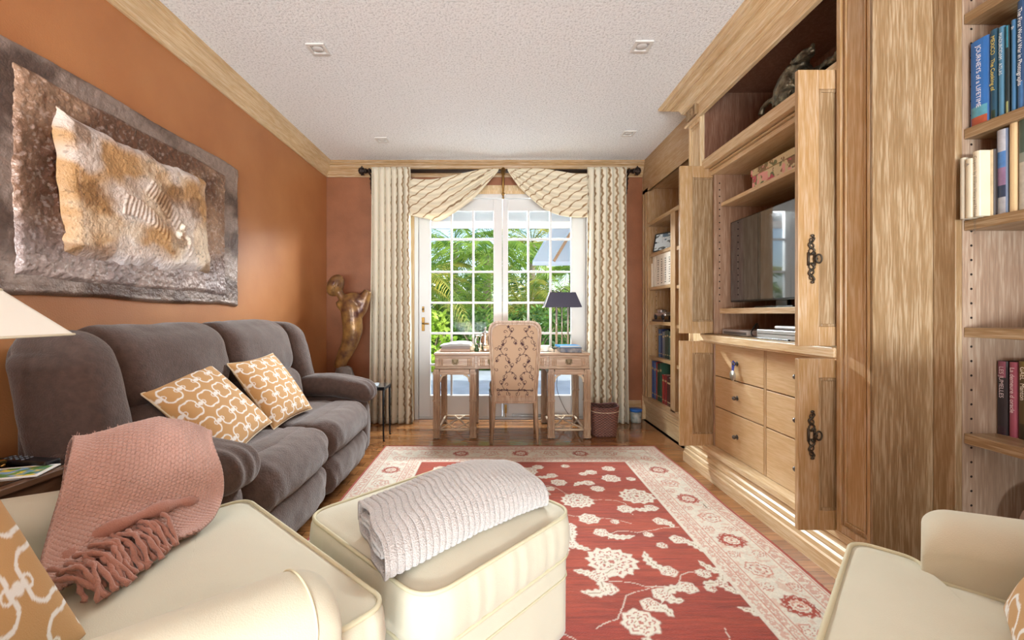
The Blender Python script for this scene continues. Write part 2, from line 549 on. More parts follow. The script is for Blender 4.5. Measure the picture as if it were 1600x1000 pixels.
c2 = lambda X: (X-775)/148*1.0
french_door('door_1', -.818, .066, c2(672), c2(771), (c2(705), c2(739.2)), True)
french_door('door_2', .07, .953, c2(794), c2(893), (c2(826), c2(861)))

# small square recessed ceiling lights
M_lightpaint = pm('ceiling_fixture_paint', '#d9d7d2', .4)
M_lens = pm('fixture_lens', '#c9c7c3', .3)
for i, (x, y, lb) in enumerate([(-1.073, 2.586, 'small white square ceiling spotlight nearest the camera, over the brown sofa'),
                 (.871, 2.56, 'small white square ceiling spotlight near the tall cabinet cornice, closer to the camera'),
                 (-1.046, 3.936, 'small white square ceiling spotlight by the window, over the statue side'),
                 (1.173, 3.797, 'small white square ceiling spotlight by the window, over the far bookcase side')]):
    t = thing('ceiling_spotlight', lb, 'ceiling light', (x, y, ZC), group='recessed ceiling spotlights')
    s = .055
    MB().box(x-s, x+s, y-s, y-s+.02, ZC-.008, ZC).box(x-s, x+s, y+s-.02, y+s, ZC-.008, ZC).box(x-s, x-s+.02, y-s+.02, y+s-.02, ZC-.008, ZC).box(x+s-.02, x+s, y-s+.02, y+s-.02, ZC-.008, ZC).obj('trim_ring', M_lightpaint, t, bevel=.002)
    MB().lathe([(.034, -.001), (.03, -.006), (.018, -.010), (.001, -.011)], (x, y, ZC), 16).obj('lamp_lens', M_lens, t, smooth=True)

# ================================================================= TELEVISION WALL CABINET
XF, XD = 1.44, 1.505       # pilaster face, drawer face
Y0, Y1 = 1.80, 3.00        # opening
cab = thing('wall_cabinet', 'tall limed oak wall cabinet with open pocket doors, drawers and television niche', 'cabinet', (1.7, 2.4, 0))
oz, oy, ox = oak('z'), oak('y'), oak('x')
oyl, ozl = oak('y', 'light'), oak('z', 'light')
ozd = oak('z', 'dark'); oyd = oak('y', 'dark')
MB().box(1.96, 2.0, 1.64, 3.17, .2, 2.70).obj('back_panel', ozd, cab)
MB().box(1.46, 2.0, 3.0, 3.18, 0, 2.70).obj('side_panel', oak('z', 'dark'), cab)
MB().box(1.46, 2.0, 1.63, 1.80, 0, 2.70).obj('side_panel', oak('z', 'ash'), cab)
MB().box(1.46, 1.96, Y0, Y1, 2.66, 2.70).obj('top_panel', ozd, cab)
def pilaster(y0, y1, tone):
    m = oak('z', tone)
    p = MB().box(XF, 1.46, y0, y1, .19, 2.52)
    # raised frame and sunk panel
    f = .022
    for a, b in ((y0, y0+f), (y1-f, y1)): p.box(XF-.012, XF, a, b, .21, 2.50)
    p.box(XF-.012, XF, y0+f, y1-f, .21, .24).box(XF-.012, XF, y0+f, y1-f, 2.47, 2.50)
    g = .034
    for a, b in ((y0+g, y0+g+.008), (y1-g-.008, y1-g)): p.box(XF-.006, XF, a, b, .26, 2.45)
    p.box(XF-.006, XF, y0+g, y1-g, .255, .263).box(XF-.006, XF, y0+g, y1-g, 2.445, 2.453)
    return p.obj('pilaster', m, cab, bevel=.0025)
pilaster(1.63, 1.80, 'gold'); pilaster(3.0, 3.18, 'light')
MB().box(1.428, 2.05, 1.625, 1.635, .0, 2.713).obj('end_panel', oak('z', 'brown'), cab)
# carved rosette blocks above the pilasters
for ya in (3.09, 1.715):
    b = MB().box(1.405, XF-.001, ya-.07, ya+.07, 2.522, 2.595).box(1.40, 1.405, ya-.07, ya-.06, 2.522, 2.595).box(1.40, 1.405, ya+.06, ya+.07, 2.522, 2.595).box(1.40, 1.405, ya-.06, ya+.06, 2.522, 2.530).box(1.40, 1.405, ya-.06, ya+.06, 2.587, 2.595)
    for k in range(8):
        a = k*math.pi/4
        b.ball((1.402, ya+.025*math.cos(a), 2.559+.020*math.sin(a)), .008, .013, .013, 8, 6)
    b.ball((1.40, ya, 2.559), .01, .012, .012, 8, 6)
    b.obj('carved_rosette', oak('z', 'brown'), cab, smooth=False)
# cornice
CR = [(0, 2.495), (.024, 2.495), (.030, 2.502), (.030, 2.512), (.022, 2.519), (.014, 2.522), (.014, 2.592), (.020, 2.592), (.026, 2.600), (.036, 2.604), (.036, 2.612), (.046, 2.612),
      (.050, 2.630), (.062, 2.646), (.080, 2.656), (.098, 2.660), (.098, 2.668), (.110, 2.668), (.118, 2.672), (.128, 2.680), (.146, 2.684), (.146, 2.690), (.156, 2.690), (.170, 2.700), (.172, ZC), (0, ZC)]
MB().sweep([(1.56, 3.185), (XF, 3.185), (XF, 1.625), (1.66, 1.625)], CR, side=-1).obj('cornice', oyl, cab)
MB().box(XF, 1.47, 1.62, 3.18, 2.53, ZC).obj('frieze_board', oyl, cab)
# niche shelf and head rails
MB().box(XF, 1.96, Y0, Y1, 2.118, 2.183).obj('niche_shelf', oyl, cab, bevel=.003)
MB().box(1.475, 1.50, Y0, Y1, 2.148-.045, 2.112).box(1.49, 1.96, Y0, Y1, 2.07, 2.10).obj('head_rail', oyl, cab, bevel=.002)
# pocket liners
for y0, y1 in ((2.945, 2.962), (1.848, 1.865)):
    yy = y0-.0006 if y0 > 2 else y1+.0006
    MB().box(1.50, 1.96, y0, y1, .2, .925).box(1.50, 1.96, y0, y1, .975, 2.07).obj('pocket_liner', oak('z', 'pink'), cab, bevel=.0015,
        marks=holes([(1.535, yy, z) for z in np.arange(1.2, 2.03, .045)], .005), mmat=M_hole)
MB().box(1.545, 1.95, 1.866, 2.944, 1.85, 1.875).obj('inner_shelf', oyl, cab, bevel=.002)
MB().box(1.535, 1.95, 1.866, 2.944, 1.115, 1.150).obj('television_shelf', oyl, cab, bevel=.002)
# counter
MB().box(1.418, 1.96, 1.801, 3.0, .928, .972).box(1.428, 1.50, 1.801, 3.0, .918, .928).obj('countertop', oak('y', 'light'), cab, bevel=.004)
# plinth
PP = [(0, .200), (.004, .200), (.004, .188), (.015, .183), (.020, .170), (.034, .158), (.036, .138), (.046, .130), (.050, .112), (.046, .104), (.056, .096), (.058, .074), (.064, .066), (.064, .0), (0, 0)]
XP = 1.487
MB().sweep([(1.56, 3.20), (XP, 3.20), (XP, 1.632)], PP, side=-1).obj('plinth', oyl, cab)
MB().box(1.435, 1.96, 1.63, 3.18, .17, .205).obj('bottom_panel', oyl, cab, bevel=.003)
# drawers
zs = [(.694, .908), (.484, .688), (.208, .478)]
M_dr = oak('y', 'drawer'); M_knob = pm('pewter_knob', '#6d6a66', .3, .9)
def knob(p, par):
    x, y, z = p
    MB().tube([(x, y, z), (x-.012, y, z)], .006, 8).ball((x-.02, y, z), .011, .013, .013, 12, 8).ball((x-.001, y, z), .003, .016, .016, 12, 6).obj('drawer_knob', M_knob, par, smooth=True)
MB().box(XD, 1.53, 2.39, 2.41, .208, .918).box(XD, 1.53, 2.944, 2.95, .2, .918).box(XD, 1.53, 1.86, 1.867, .2, .918).box(XD+.004, 1.53, 1.866, 2.944, .19, .208).box(XD+.004, 1.53, 1.866, 2.944, .908, .92).obj('drawer_frame', oak('z', 'gold'), cab, bevel=.001)
for y0, y1 in ((2.412, 2.942), (1.869, 2.388)):
    for z0, z1 in zs:
        d = MB().box(XD, 1.93, y0, y1, z0, z1).obj('drawer', M_dr, cab, bevel=.003)
        knob((XD, (y0+y1)/2, (z0+z1)/2), d)
# pocket doors
def pocket_door(y0, z0, z1, handle, zt):
    x0, x1 = 1.276, 1.80; t = .022; st = .088; y1 = y0+t
    m = oak('z', 'gold')
    d = MB().box(x0, x0+st, y0, y1, z0, z1).box(x0+st, x1, y0, y1, z1-.082, z1).box(x0+st, x1, y0, y1, z0, z0+.082)
    o = d.obj('cabinet_door', m, cab, bevel=.0025)
    p = MB().box(x0+st, x1, y0+.007, y1-.007, z0+.082, z1-.082)
    g = .012
    p.box(x0+st, x0+st+g, y0+.003, y1-.003, z0+.082, z1-.082).box(x0+st+g, x1, y0+.003, y1-.003, z1-.082-g, z1-.082).box(x0+st+g, x1, y0+.003, y1-.003, z0+.082, z0+.082+g)
    p.obj('door_panel', oak('z', 'brown'), o, bevel=.002)
    if handle:
        h = MB(); xc = x0+.052; yy = y0-.006
        L = .098
        for s in (-1, 1):
            pts = [(xc+.012*math.sin(q*3*math.pi), yy, zt+s*(.022+(L-.022)*q)) for q in np.linspace(0, 1, 22)]
            h.tube(pts, [.0045-.001*q for q in np.linspace(0, 1, 22)], 6)
            for k in range(3):
                c = (xc, yy, zt+s*(.03+.024*k)); rr = .011-.0018*k
                h.tube([(c[0]+rr*math.cos(a), yy, c[2]+rr*1.2*math.sin(a)) for a in np.linspace(0, 2*math.pi, 14)[:-1]], .003, 6, closed=True)
            h.ball((xc+.004, yy, zt+s*L), .009, .005, .006, 8, 6)
        h.tube([(xc-.013, yy, zt-.028), (xc-.013, yy, zt+.028)], .005, 6)
        h.tube([(xc+.013, yy, zt-.028), (xc+.013, yy, zt+.028)], .005, 6)
        hh = h.obj('door_pull', M_bronze, o, smooth=True)
        MB().tube([(xc+.022+.012*math.cos(a), yy-.012, zt+.018*math.sin(a)) for a in np.linspace(0, 2*math.pi, 18)[:-1]], .0038, 6, closed=True).ball((xc+.012, yy-.006, zt), .009, .009, .009, 8, 6).obj('pull_ring', M_bronze, hh, smooth=True)
    return o
pocket_door(2.974, .198, .925, False, 0); pocket_door(2.974, .978, 2.140, False, 0)
pocket_door(1.810, .200, .925, True, .604); pocket_door(1.810, .978, 2.145, True, 1.345)

# ================================================================= FAR BOOKCASE
fb = thing('bookcase', 'limed oak bookcase in the corner beside the curtain, partly hidden by cabinet doors', 'bookcase', (1.75, 3.85, 0))
XB = 1.545
MB().box(1.86, 1.89, 3.19, 4.5, .25, 2.40).obj('back_panel', oak('z', 'pink'), fb)
MB().box(XB, 1.60, 4.36, 4.525, .25, 2.40).box(1.60, 1.88, 4.36, 4.40, .25, 2.40).obj('side_panel', oz, fb, bevel=.0015, marks=holes([(1.63, 4.3595, z) for z in np.arange(.75, 1.97, .045)], .004), mmat=M_hole)
MB().box(XB-.008, XB, 4.40, 4.425, .27, 2.36).box(XB-.008, XB, 4.48, 4.50, .27, 2.36).obj('stile_moulding', oz, fb, bevel=.002)
MB().box(XB, 1.59, 3.70, 3.80, .25, 2.02).box(1.59, 1.86, 3.735, 3.765, .25, 2.02).obj('divider', oz, fb, bevel=.002)
MB().box(XB, 1.88, 3.19, 4.359, .225, .267).obj('bottom_panel', oy, fb)
for z, nm in ((2.035, 'niche_shelf'),):
    MB().box(XB-.002, 1.86, 3.19, 4.36, z-.038, z).obj(nm, oy, fb, bevel=.002)
for z in (1.714, 1.38, 1.037, .69):
    MB().box(XB+.012, 1.86, 3.80, 4.359, z-.031, z).obj('shelf', oy, fb, bevel=.002)
    MB().box(XB+.012, 1.86, 3.19, 3.70, z-.051, z-.02).obj('shelf', oy, fb, bevel=.002)
CB = [(0, 2.36), (.014, 2.36), (.018, 2.375), (.010, 2.388), (.008, 2.40), (.008, 2.51), (.012, 2.52), (.02, 2.54), (.03, 2.56), (.036, 2.575),
      (.036, 2.59), (.044, 2.6), (.05, 2.63), (.056, 2.66), (.056, 2.675), (.066, 2.68), (.068, ZC), (0, ZC)]
MB().sweep([(XB, 4.528), (XB, 3.19)], CB, side=1).obj('cornice', oyl, fb)
fb2 = MB().box(XB, XB+.03, 3.19, 4.525, 2.36, ZC).box(XB+.03, 1.88, 3.19, 4.525, 2.385, 2.40).obj('frieze_board', oy, fb)
PB = [(0, .262), (.004, .262), (.008, .24), (.006, .225), (.006, .205), (.016, .195), (.018, .17), (.026, .16), (.026, .14), (.034, .13), (.034, 0), (0, 0)]
MB().sweep([(XB, 4.528), (XB, 3.19)], PB, side=1).obj('plinth', oyl, fb)

# ================================================================= NEAR BOOKCASE
nb = thing('bookcase', 'limed oak bookcase with adjustable shelves beside the cabinet, nearest the armchair', 'bookcase', (1.8, 1.1, 0))
XN = 1.66
ash = oak('z', 'ash'); pk = oak('z', 'pink')
MB().box(XN-.005, XN+.02, 1.545, 1.624, 0, ZC).obj('stile', oak('z', 'brown'), nb, bevel=.002)
MB().box(XN+.02, 2.03, 1.545, 1.624, 0, ZC).obj('side_panel', ash, nb, marks=holes([(x, 1.5443, z) for z in np.arange(.06, 2.5, .052) for x in (1.712, 1.95)], .0045), mmat=M_hole)
MB().box(2.0, 2.03, .30, 1.545, 0, ZC).obj('back_panel', pk, nb)
MB().box(XN, 2.03, .27, .30, 0, ZC).obj('side_panel', ash, nb)
nb_sh = [(2.155, .036), (1.742, .036), (1.413, .036), (1.030, .035), (.648, .036), (.10, .04)]
for z, t in nb_sh:
    MB().box(XN+.025, 2.0, .30, 1.544, z, z+t).obj('shelf', oak('y', 'brown'), nb, bevel=.002)
MB().box(XN+.01, XN+.03, .30, 1.545, 0, .10).obj('plinth', oak('y', 'brown'), nb)
# ================================================================= RUG
def poly_dist(U, V, pts):
    d = np.full(U.shape, 1e9)
    for (ax, ay), (bx, by) in zip(pts[:-1], pts[1:]):
        dx, dy = bx-ax, by-ay; L2 = dx*dx+dy*dy+1e-12
        t = np.clip(((U-ax)*dx+(V-ay)*dy)/L2, 0, 1)
        d = np.minimum(d, np.hypot(U-ax-t*dx, V-ay-t*dy))
    return d
RX0, RX1, RY0, RY1 = -.93, 1.335, .25, 3.574
nu, nv = 400, 580
ru = np.linspace(RX0, RX1, nu); rv = np.linspace(RY0, RY1, nv)
U, V = np.meshgrid(ru, rv, indexing='ij')
IV = np.array(hx('#cfc8b8')); RED = np.array(hx('#9a3b27')); DRED = np.array(hx('#a04030')); BRN = np.array(hx('#8f6a48')); OR_ = np.array(hx('#b8705c'))
GRN = np.array(hx('#a9a184'))
C = np.zeros(U.shape+(3,))
def put(mask, col, win=None):
    m = np.clip(mask, 0, 1)[..., None]
    if win is None: C[:] = C*(1-m)+col*m
    else: C[win] = C[win]*(1-m)+col*m
def window(cx, cy, r):
    i0, i1 = np.searchsorted(ru, [cx-r, cx+r]); j0, j1 = np.searchsorted(rv, [cy-r, cy+r])
    return np.s_[i0:i1, j0:j1]
px_ = .004
def flower(cx, cy, r, n=8, rot=0, kind='ivory'):
    w = window(cx, cy, r*1.35)
    X, Y = U[w]-cx, V[w]-cy
    if X.size == 0: return
    th = np.arctan2(Y, X)+rot; R = np.hypot(X, Y)
    jag = 1+.075*np.cos(n*th)+.03*np.cos(2*n*th+1)+.03*np.cos(3*th)
    q = R/(r*jag)
    e = px_/r
    if kind == 'ivory':
        put(sstep(1+e, 1-e, q), IV, w)
        lines = (np.abs(q-.72) < .045)*(np.cos(n*th) > -.4) + (np.abs(q-.46) < .05)*(np.cos(n*th+2) > -.55) + (q < .13)
        put(lines*.85, DRED, w)
        put((np.abs(q-.30) < .04)*(np.cos(5*th) > 0)*.8, BRN, w)
    elif kind == 'ring':
        put(sstep(1+e, 1-e, q)*(q > .58), RED, w)
        put((np.abs(q-.8) < .05)*(np.cos(n*th) > .2)*.7, IV, w)
        put((np.abs(q-.38) < .05)*.8, OR_, w); put((q < .14)*.9, DRED, w)
    else:  # fine outline
        put((np.abs(q-.92) < .07)*.85, OR_, w); put((np.abs(q-.55) < .07)*(np.cos(n*th) > -.3)*.85, DRED, w); put((q < .2)*.8, OR_, w)
def leaf(cx, cy, a, L, k=1, w_=.022, tip=True):
    # curved S leaf with jagged edge
    r = L*1.1; w = window(cx, cy, r)
    X, Y = U[w]-cx, V[w]-cy
    if X.size == 0: return
    ca, sa = math.cos(a), math.sin(a)
    x = X*ca+Y*sa; y = -X*sa+Y*ca
    t = x/L
    yc = k*.45*L*(t*t-.3)
    wd = w_*np.clip(1-(t*1.15)**2, 0, 1)**.6*(1+.25*np.cos(x*210))
    d = np.abs(y-yc)
    put(sstep(px_, -px_, d-wd)*(np.abs(t) < .9), IV, w)
    put((d < .0022)*(np.abs(t) < .7)*.8, BRN, w)
    if tip: 
        tx, ty = .75*L, k*.45*L*(.5625-.3)
        flower(cx+tx*ca-ty*sa, cy+tx*sa+ty*ca, w_*1.7, 5, a)
def tri(cx, cy, a, r):
    for k in range(3): 
        b = a+k*2.1
        leaf(cx+r*.5*math.cos(b), cy+r*.5*math.sin(b), b, r*.65, .3, .018, False)
    flower(cx, cy, r*.38, 5, a)
# base fields
C[:] = RED
abr = fbm(V*9+U*.25, U*1.3, 4, 5)
abr2 = vnoise(V*260, U*14, 9)
abr3 = fbm(V*70, U*3, 3, 17)
C *= (.66+.42*abr+.45*(abr2-.5)+.40*(abr3-.4))[..., None]
C[..., 1] *= (.8+.5*abr)
# vines
random.seed(3)
def vine(pts, col=IV, wd=.0024, al=.75):
    xs = [p[0] for p in pts]; ys = [p[1] for p in pts]
    i0, i1 = np.searchsorted(ru, [min(xs)-.02, max(xs)+.02]); j0, j1 = np.searchsorted(rv, [min(ys)-.02, max(ys)+.02])
    w = np.s_[i0:i1, j0:j1]
    if U[w].size == 0: return
    put((poly_dist(U[w], V[w], pts) < wd)*al, col, w)
def wig(x, y, a, n, st, turn):
    pts = [(x, y)]
    for k in range(n):
        a += random.uniform(-turn, turn); x += st*math.cos(a); y += st*math.sin(a); pts.append((x, y))
    return pts
# field motifs, placed as read from the photograph, mirrored about the rug's axis
for vx, vy, va in ((.62, 1.62, 1.2), (.75, 1.7, 2.6), (.55, 2.1, .6), (.75, 2.35, 1.5), (.6, 1.35, 2.9), (.8, 1.5, 4.4), (.35, 1.5, 1), (.3, 2.4, .5), (.2, 2.8, 0)):
    for mx in (1, -1):
        p = wig(vx, vy, va, 9, .05, .7)
        vine([((x if mx > 0 else .40-x), y) for x, y in p])
big = [(.515, 1.906, .108, 13), (.48, 2.53, .092, 12), (.85, 2.59, .10, 11), (.83, 1.20, .10, 12), (.42, 1.28, .1, 13), (.18, 3.0, .07, 9)]
small = [(.516, 1.53, .066, 8), (.50, 2.305, .055, 7), (.77, 2.87, .06, 8), (.41, 2.80, .05, 7), (.64, 2.70, .042, 8), (.73, 2.42, .045, 7), (.80, 3.05, .045, 7),
         (.34, 2.70, .03, 6), (.60, 2.95, .028, 6), (.63, 2.27, .022, 6), (.76, 2.14, .024, 6), (.79, 2.04, .025, 6), (.88, 1.82, .03, 6), (.30, 3.08, .04, 7), (.5, 3.1, .03, 6), (.9, 2.86, .03, 6),
         (.86, 1.72, .022, 6), (.66, 2.98, .04, 7), (.29, 2.0, .05, 7)]
leaves = [(.60, 2.13, 2.9, .10, -1), (.70, 1.90, -1.2, .10, 1), (.70, 1.70, .5, .10, -1), (.93, 2.05, 2.2, .08, 1), (.95, 1.85, -.7, .09, 1), (.83, 2.42, .1, .07, 1),
          (.97, 1.55, -1.0, .10, -1), (.37, 2.15, 1.3, .09, 1), (.40, 1.70, .2, .07, 1), (.55, 2.78, .4, .07, -1), (.33, 2.9, .2, .07, 1), (.62, 1.60, 2.4, .055, 1), (.68, 1.66, 2.6, .05, -1),
          (.9, 2.25, 2.2, .05, 1), (.25, 2.6, .4, .07, 1), (.66, 1.3, .9, .09, 1)]
for mx in (1, -1):
    f = (lambda x: x) if mx > 0 else (lambda x: .40-x)
    for x, y, r, n in big: flower(f(x), y, r, n, y)
    for x, y, r, n in small: flower(f(x), y, r, n, x*9)
    for x, y, a, L, k in leaves: leaf(f(x), y, a if mx > 0 else math.pi-a, L, k*mx)
    tri(f(.43), 1.80, .6, .10); tri(f(.36), 2.05, 1.5, .09); tri(f(.56), 1.40, .3, .08); tri(f(.92), 1.75, 1, .07); tri(f(.95), 1.32, 2, .09)
# border bands (distance from the edge)
D = np.minimum(np.minimum(U-RX0, RX1-U), np.minimum(V-RY0, RY1-V)*.97)
mott = (.90+.2*fbm(U*60, V*60, 3, 21))[..., None]
bm = D < .372
cream = IV*mott
C[bm] = cream[bm]
# guard strips: fine repeating scroll pattern
along = np.where((np.minimum(U-RX0, RX1-U) < np.minimum(V-RY0, RY1-V)), V, U)
def guard(d0, d1, seed, dens):
    m = (D > d0) & (D < d1)
    t = (D-d0)/(d1-d0)
    wv = .5+.28*np.sin(along*2*math.pi/.085)
    line = np.abs(t-wv) < .09
    dots = ((np.abs(t-(1-wv)) < .17) & (np.cos(along*2*math.pi/.0425+1) > .1))
    nz = fbm(U*140, V*140, 2, seed) > .56
    put((m & (line | dots | (nz & (np.abs(t-.5) < .42))))*dens, OR_)
guard(.030, .095, 1, .62); guard(.285, .315, 5, .6); guard(.320, .365, 7, .6)
for d in (.028, .098, .28, .317, .368):
    put((np.abs(D-d) < .0035)*.85, OR_)
put((np.abs(D-.372) < .004)*.9, IV)
# border flowers
put(((D > .11) & (D < .275) & (fbm(U*45, V*45, 3, 31) > .60))*.45, OR_*.9+GRN*.3)
for k, y in enumerate(np.arange(RY0+.19, RY1-.15, .235)):
    for x in (RX1-.19, RX0+.19):
        if k % 2: flower(x, y, .062, 11, k, 'ring')
        else: flower(x+.012*(-1)**(k//2), y, .055, 7, k, 'line')
    for x in (RX1-.13, RX1-.245, RX0+.13, RX0+.245): flower(x, y+.115, .028, 5, k, 'line')
for k, x in enumerate(np.arange(RX0+.42, RX1-.3, .235)):
    if k % 2: flower(x, RY1-.19, .062, 11, k, 'ring')
    else: flower(x, RY1-.19, .055, 7, k, 'line')
    flower(x+.115, RY1-.14, .028, 5, k, 'line')
put((D < .022)*1.0, RED*1.05)
C *= (.93+.14*rng.random(U.shape))[..., None]
edge = np.where(np.minimum(U-RX0, RX1-U) < .001, 0, 1)
Z = .011*edge+.0012*fbm(U*30, V*30, 2, 3)
wob = .006*np.sin(V*7)*(U > 1.2)+.004*np.sin(U*9)*(V > 3.4)
P = np.stack([U+wob*(U > 1.2), V+.006*np.sin(U*6)*(V > 3.4), Z+.001], -1)
M_rug = pm('wool_rug', '#ffffff', .95, attr=True, bump=.5, bscale=260, sheen=.15)
rug = thing('rug', 'large red and ivory floral rug with a cream border on the hardwood floor', 'rug', (.2, 1.9, 0))
grid_obj('rug_pile', P, M_rug, rug, col=C)
fm = MB()
random.seed(5)
for x in np.arange(RX0+.01, RX1-.01, .012):
    fm.tube([(x, RY1-.004, .006), (x+random.uniform(-.004, .004), RY1+.012, .004), (x+random.uniform(-.008, .008), RY1+.026, .003)], .002, 4)
tag(fm.obj('fringe', pm('rug_fringe', '#d9cdb8', .95), rug), kind='stuff')
MB().box(RX0+.005, RX1-.008, RY0+.005, RY1-.005, .0005, .0045).obj('rug_backing', pm('rug_backing', '#9a4a38', .95), rug)

# ================================================================= CREAM SEATING
M_cream = pm('cream_cotton', '#c8c2ac', .85, bump=.12, bscale=420, var=.05, vscale=7, sheen=.2)
M_cream2 = pm('cream_cotton_piping', '#c6be9f', .8, bump=.1, bscale=300)
def round_poly(pts, r, n=6):
    out = []; m = len(pts)
    for i in range(m):
        p0, p, p1 = Vector(pts[i-1]), Vector(pts[i]), Vector(pts[(i+1) % m])
        rr = r[i] if hasattr(r, '__len__') else r
        a = (p0-p).normalized(); b = (p1-p).normalized()
        ang = a.angle(b); t = min(rr/math.tan(ang/2), (p0-p).length*.49, (p1-p).length*.49)
        s, e = p+a*t, p+b*t
        for k in range(n+1):
            q = k/n; out.append(tuple(s*(1-q)**2+p*2*q*(1-q)+e*q*q))
    return out
def resample(pts, n):
    P = np.array(pts+[pts[0]]); d = np.r_[0, np.cumsum(np.hypot(*np.diff(P, axis=0).T))]
    t = np.linspace(0, d[-1], n+1)[:-1]
    return np.stack([np.interp(t, d, P[:, 0]), np.interp(t, d, P[:, 1])], -1)
def slab_cushion(name, outline, z0, z1, mat, parent, crown=.03, r=.02, n=160, bulge=.008, center=None, puff=0, pipe=True, piper=.0045, wr=.003):
    o = resample(outline, n); c = np.array(center if center is not None else o.mean(0))
    prof = []   # (scale inset from edge in metres, z)
    for s in np.linspace(0, 1, 14)[:-1]: prof.append(('s', s, z1+crown*(1-s**2.2)))
    prof.append(('e', -r*.1, z1+.0))
    for a in np.linspace(.2, 1, 4): prof.append(('e', r*.0+bulge*math.sin(a*math.pi/2), z1-(z1-z0)*.25*a))
    prof.append(('e', bulge*1.3, (z0+z1)/2))
    for a in np.linspace(1, .0, 4): prof.append(('e', bulge*math.sin(a*math.pi/2), z0+(z1-z0)*.25*a))
    prof.append(('s', .9, z0)); prof.append(('s', 0, z0))
    tang = np.roll(o, -1, 0)-np.roll(o, 1, 0); tang /= np.linalg.norm(tang, axis=1)[:, None]
    nrm = np.stack([tang[:, 1], -tang[:, 0]], -1)
    if ((o-c)*nrm).sum() < 0: nrm = -nrm
    G = []
    for kind, q, z in prof:
        if kind == 's': p = c+(o-c)*q
        else: p = o+nrm*q
        zz = np.full(n, z)
        if kind == 's' and z > z0+.001:
            lo_, hi_ = o.min(0), o.max(0)
            Xn = (p-(lo_+hi_)/2)/((hi_-lo_)/2)
            zz = z1+crown*np.clip((1-Xn[:, 0]**4)*(1-Xn[:, 1]**4), 0, 1)*(1-q**8)
            zz = zz + wr*(fbm(p[:, 0]*9+5, p[:, 1]*9+7, 2, 8)-.5)*2*(q < .95)
        if kind == 'e' and z0+.001 < z < z1:
            k = .0025*np.sin(np.arange(n)*1.7)*np.sin(np.arange(n)*.31)
            p = p+nrm*k[:, None]
        G.append(np.concatenate([p, zz[:, None]], 1))
    G = np.array(G)
    ob = grid_obj(name, G, mat, parent, closev=True)
    if pipe:
        for zz, q in ((z1+.001, .001), (z0+.004, .003)):
            pp = o+nrm*q
            MB().tube([(x, y, zz) for x, y in pp], piper, 6, closed=True).obj('piping', M_cream2, ob, smooth=True)
    return ob
# ottoman, local frame: rotated square
ot = thing('ottoman', 'square cream upholstered ottoman with piped cushion carrying the folded blanket', 'ottoman', (-.183, 1.445, .012), rotz=math.radians(-43))
hs = .318
sq = lambda h, r: round_poly([(-h, -h), (h, -h), (h, h), (-h, h)], r)
slab_cushion('cushion', sq(hs, .085), .292, .432, M_cream, ot, crown=.035, r=.03, bulge=.012, piper=.006)
bs = resample(sq(hs-.004, .07), 120)
base = []
for z, q in ((.035, 0), (.06, 0), (.19, .002), (.275, .004), (.29, .0)): base.append(np.c_[bs*(1+q), np.full(120, z)])
base.append(np.c_[bs*.0, np.full(120, .29)]); base.insert(0, np.c_[bs*0, np.full(120, .035)])
b_ = grid_obj('base', np.array(base), M_cream, ot, closev=True)
MB().tube([(x*1.004, y*1.004, .225) for x, y in bs], .004, 6, closed=True).obj('piping', M_cream2, b_, smooth=True)
for sx in (-1, 1):
    for sy in (-1, 1):
        MB().lathe([(.018, 0), (.026, .035)], (sx*.25, sy*.25, .0), 12).obj('leg', pm('dark_wood_foot', '#2c1c14', .4), ot, smooth=True)

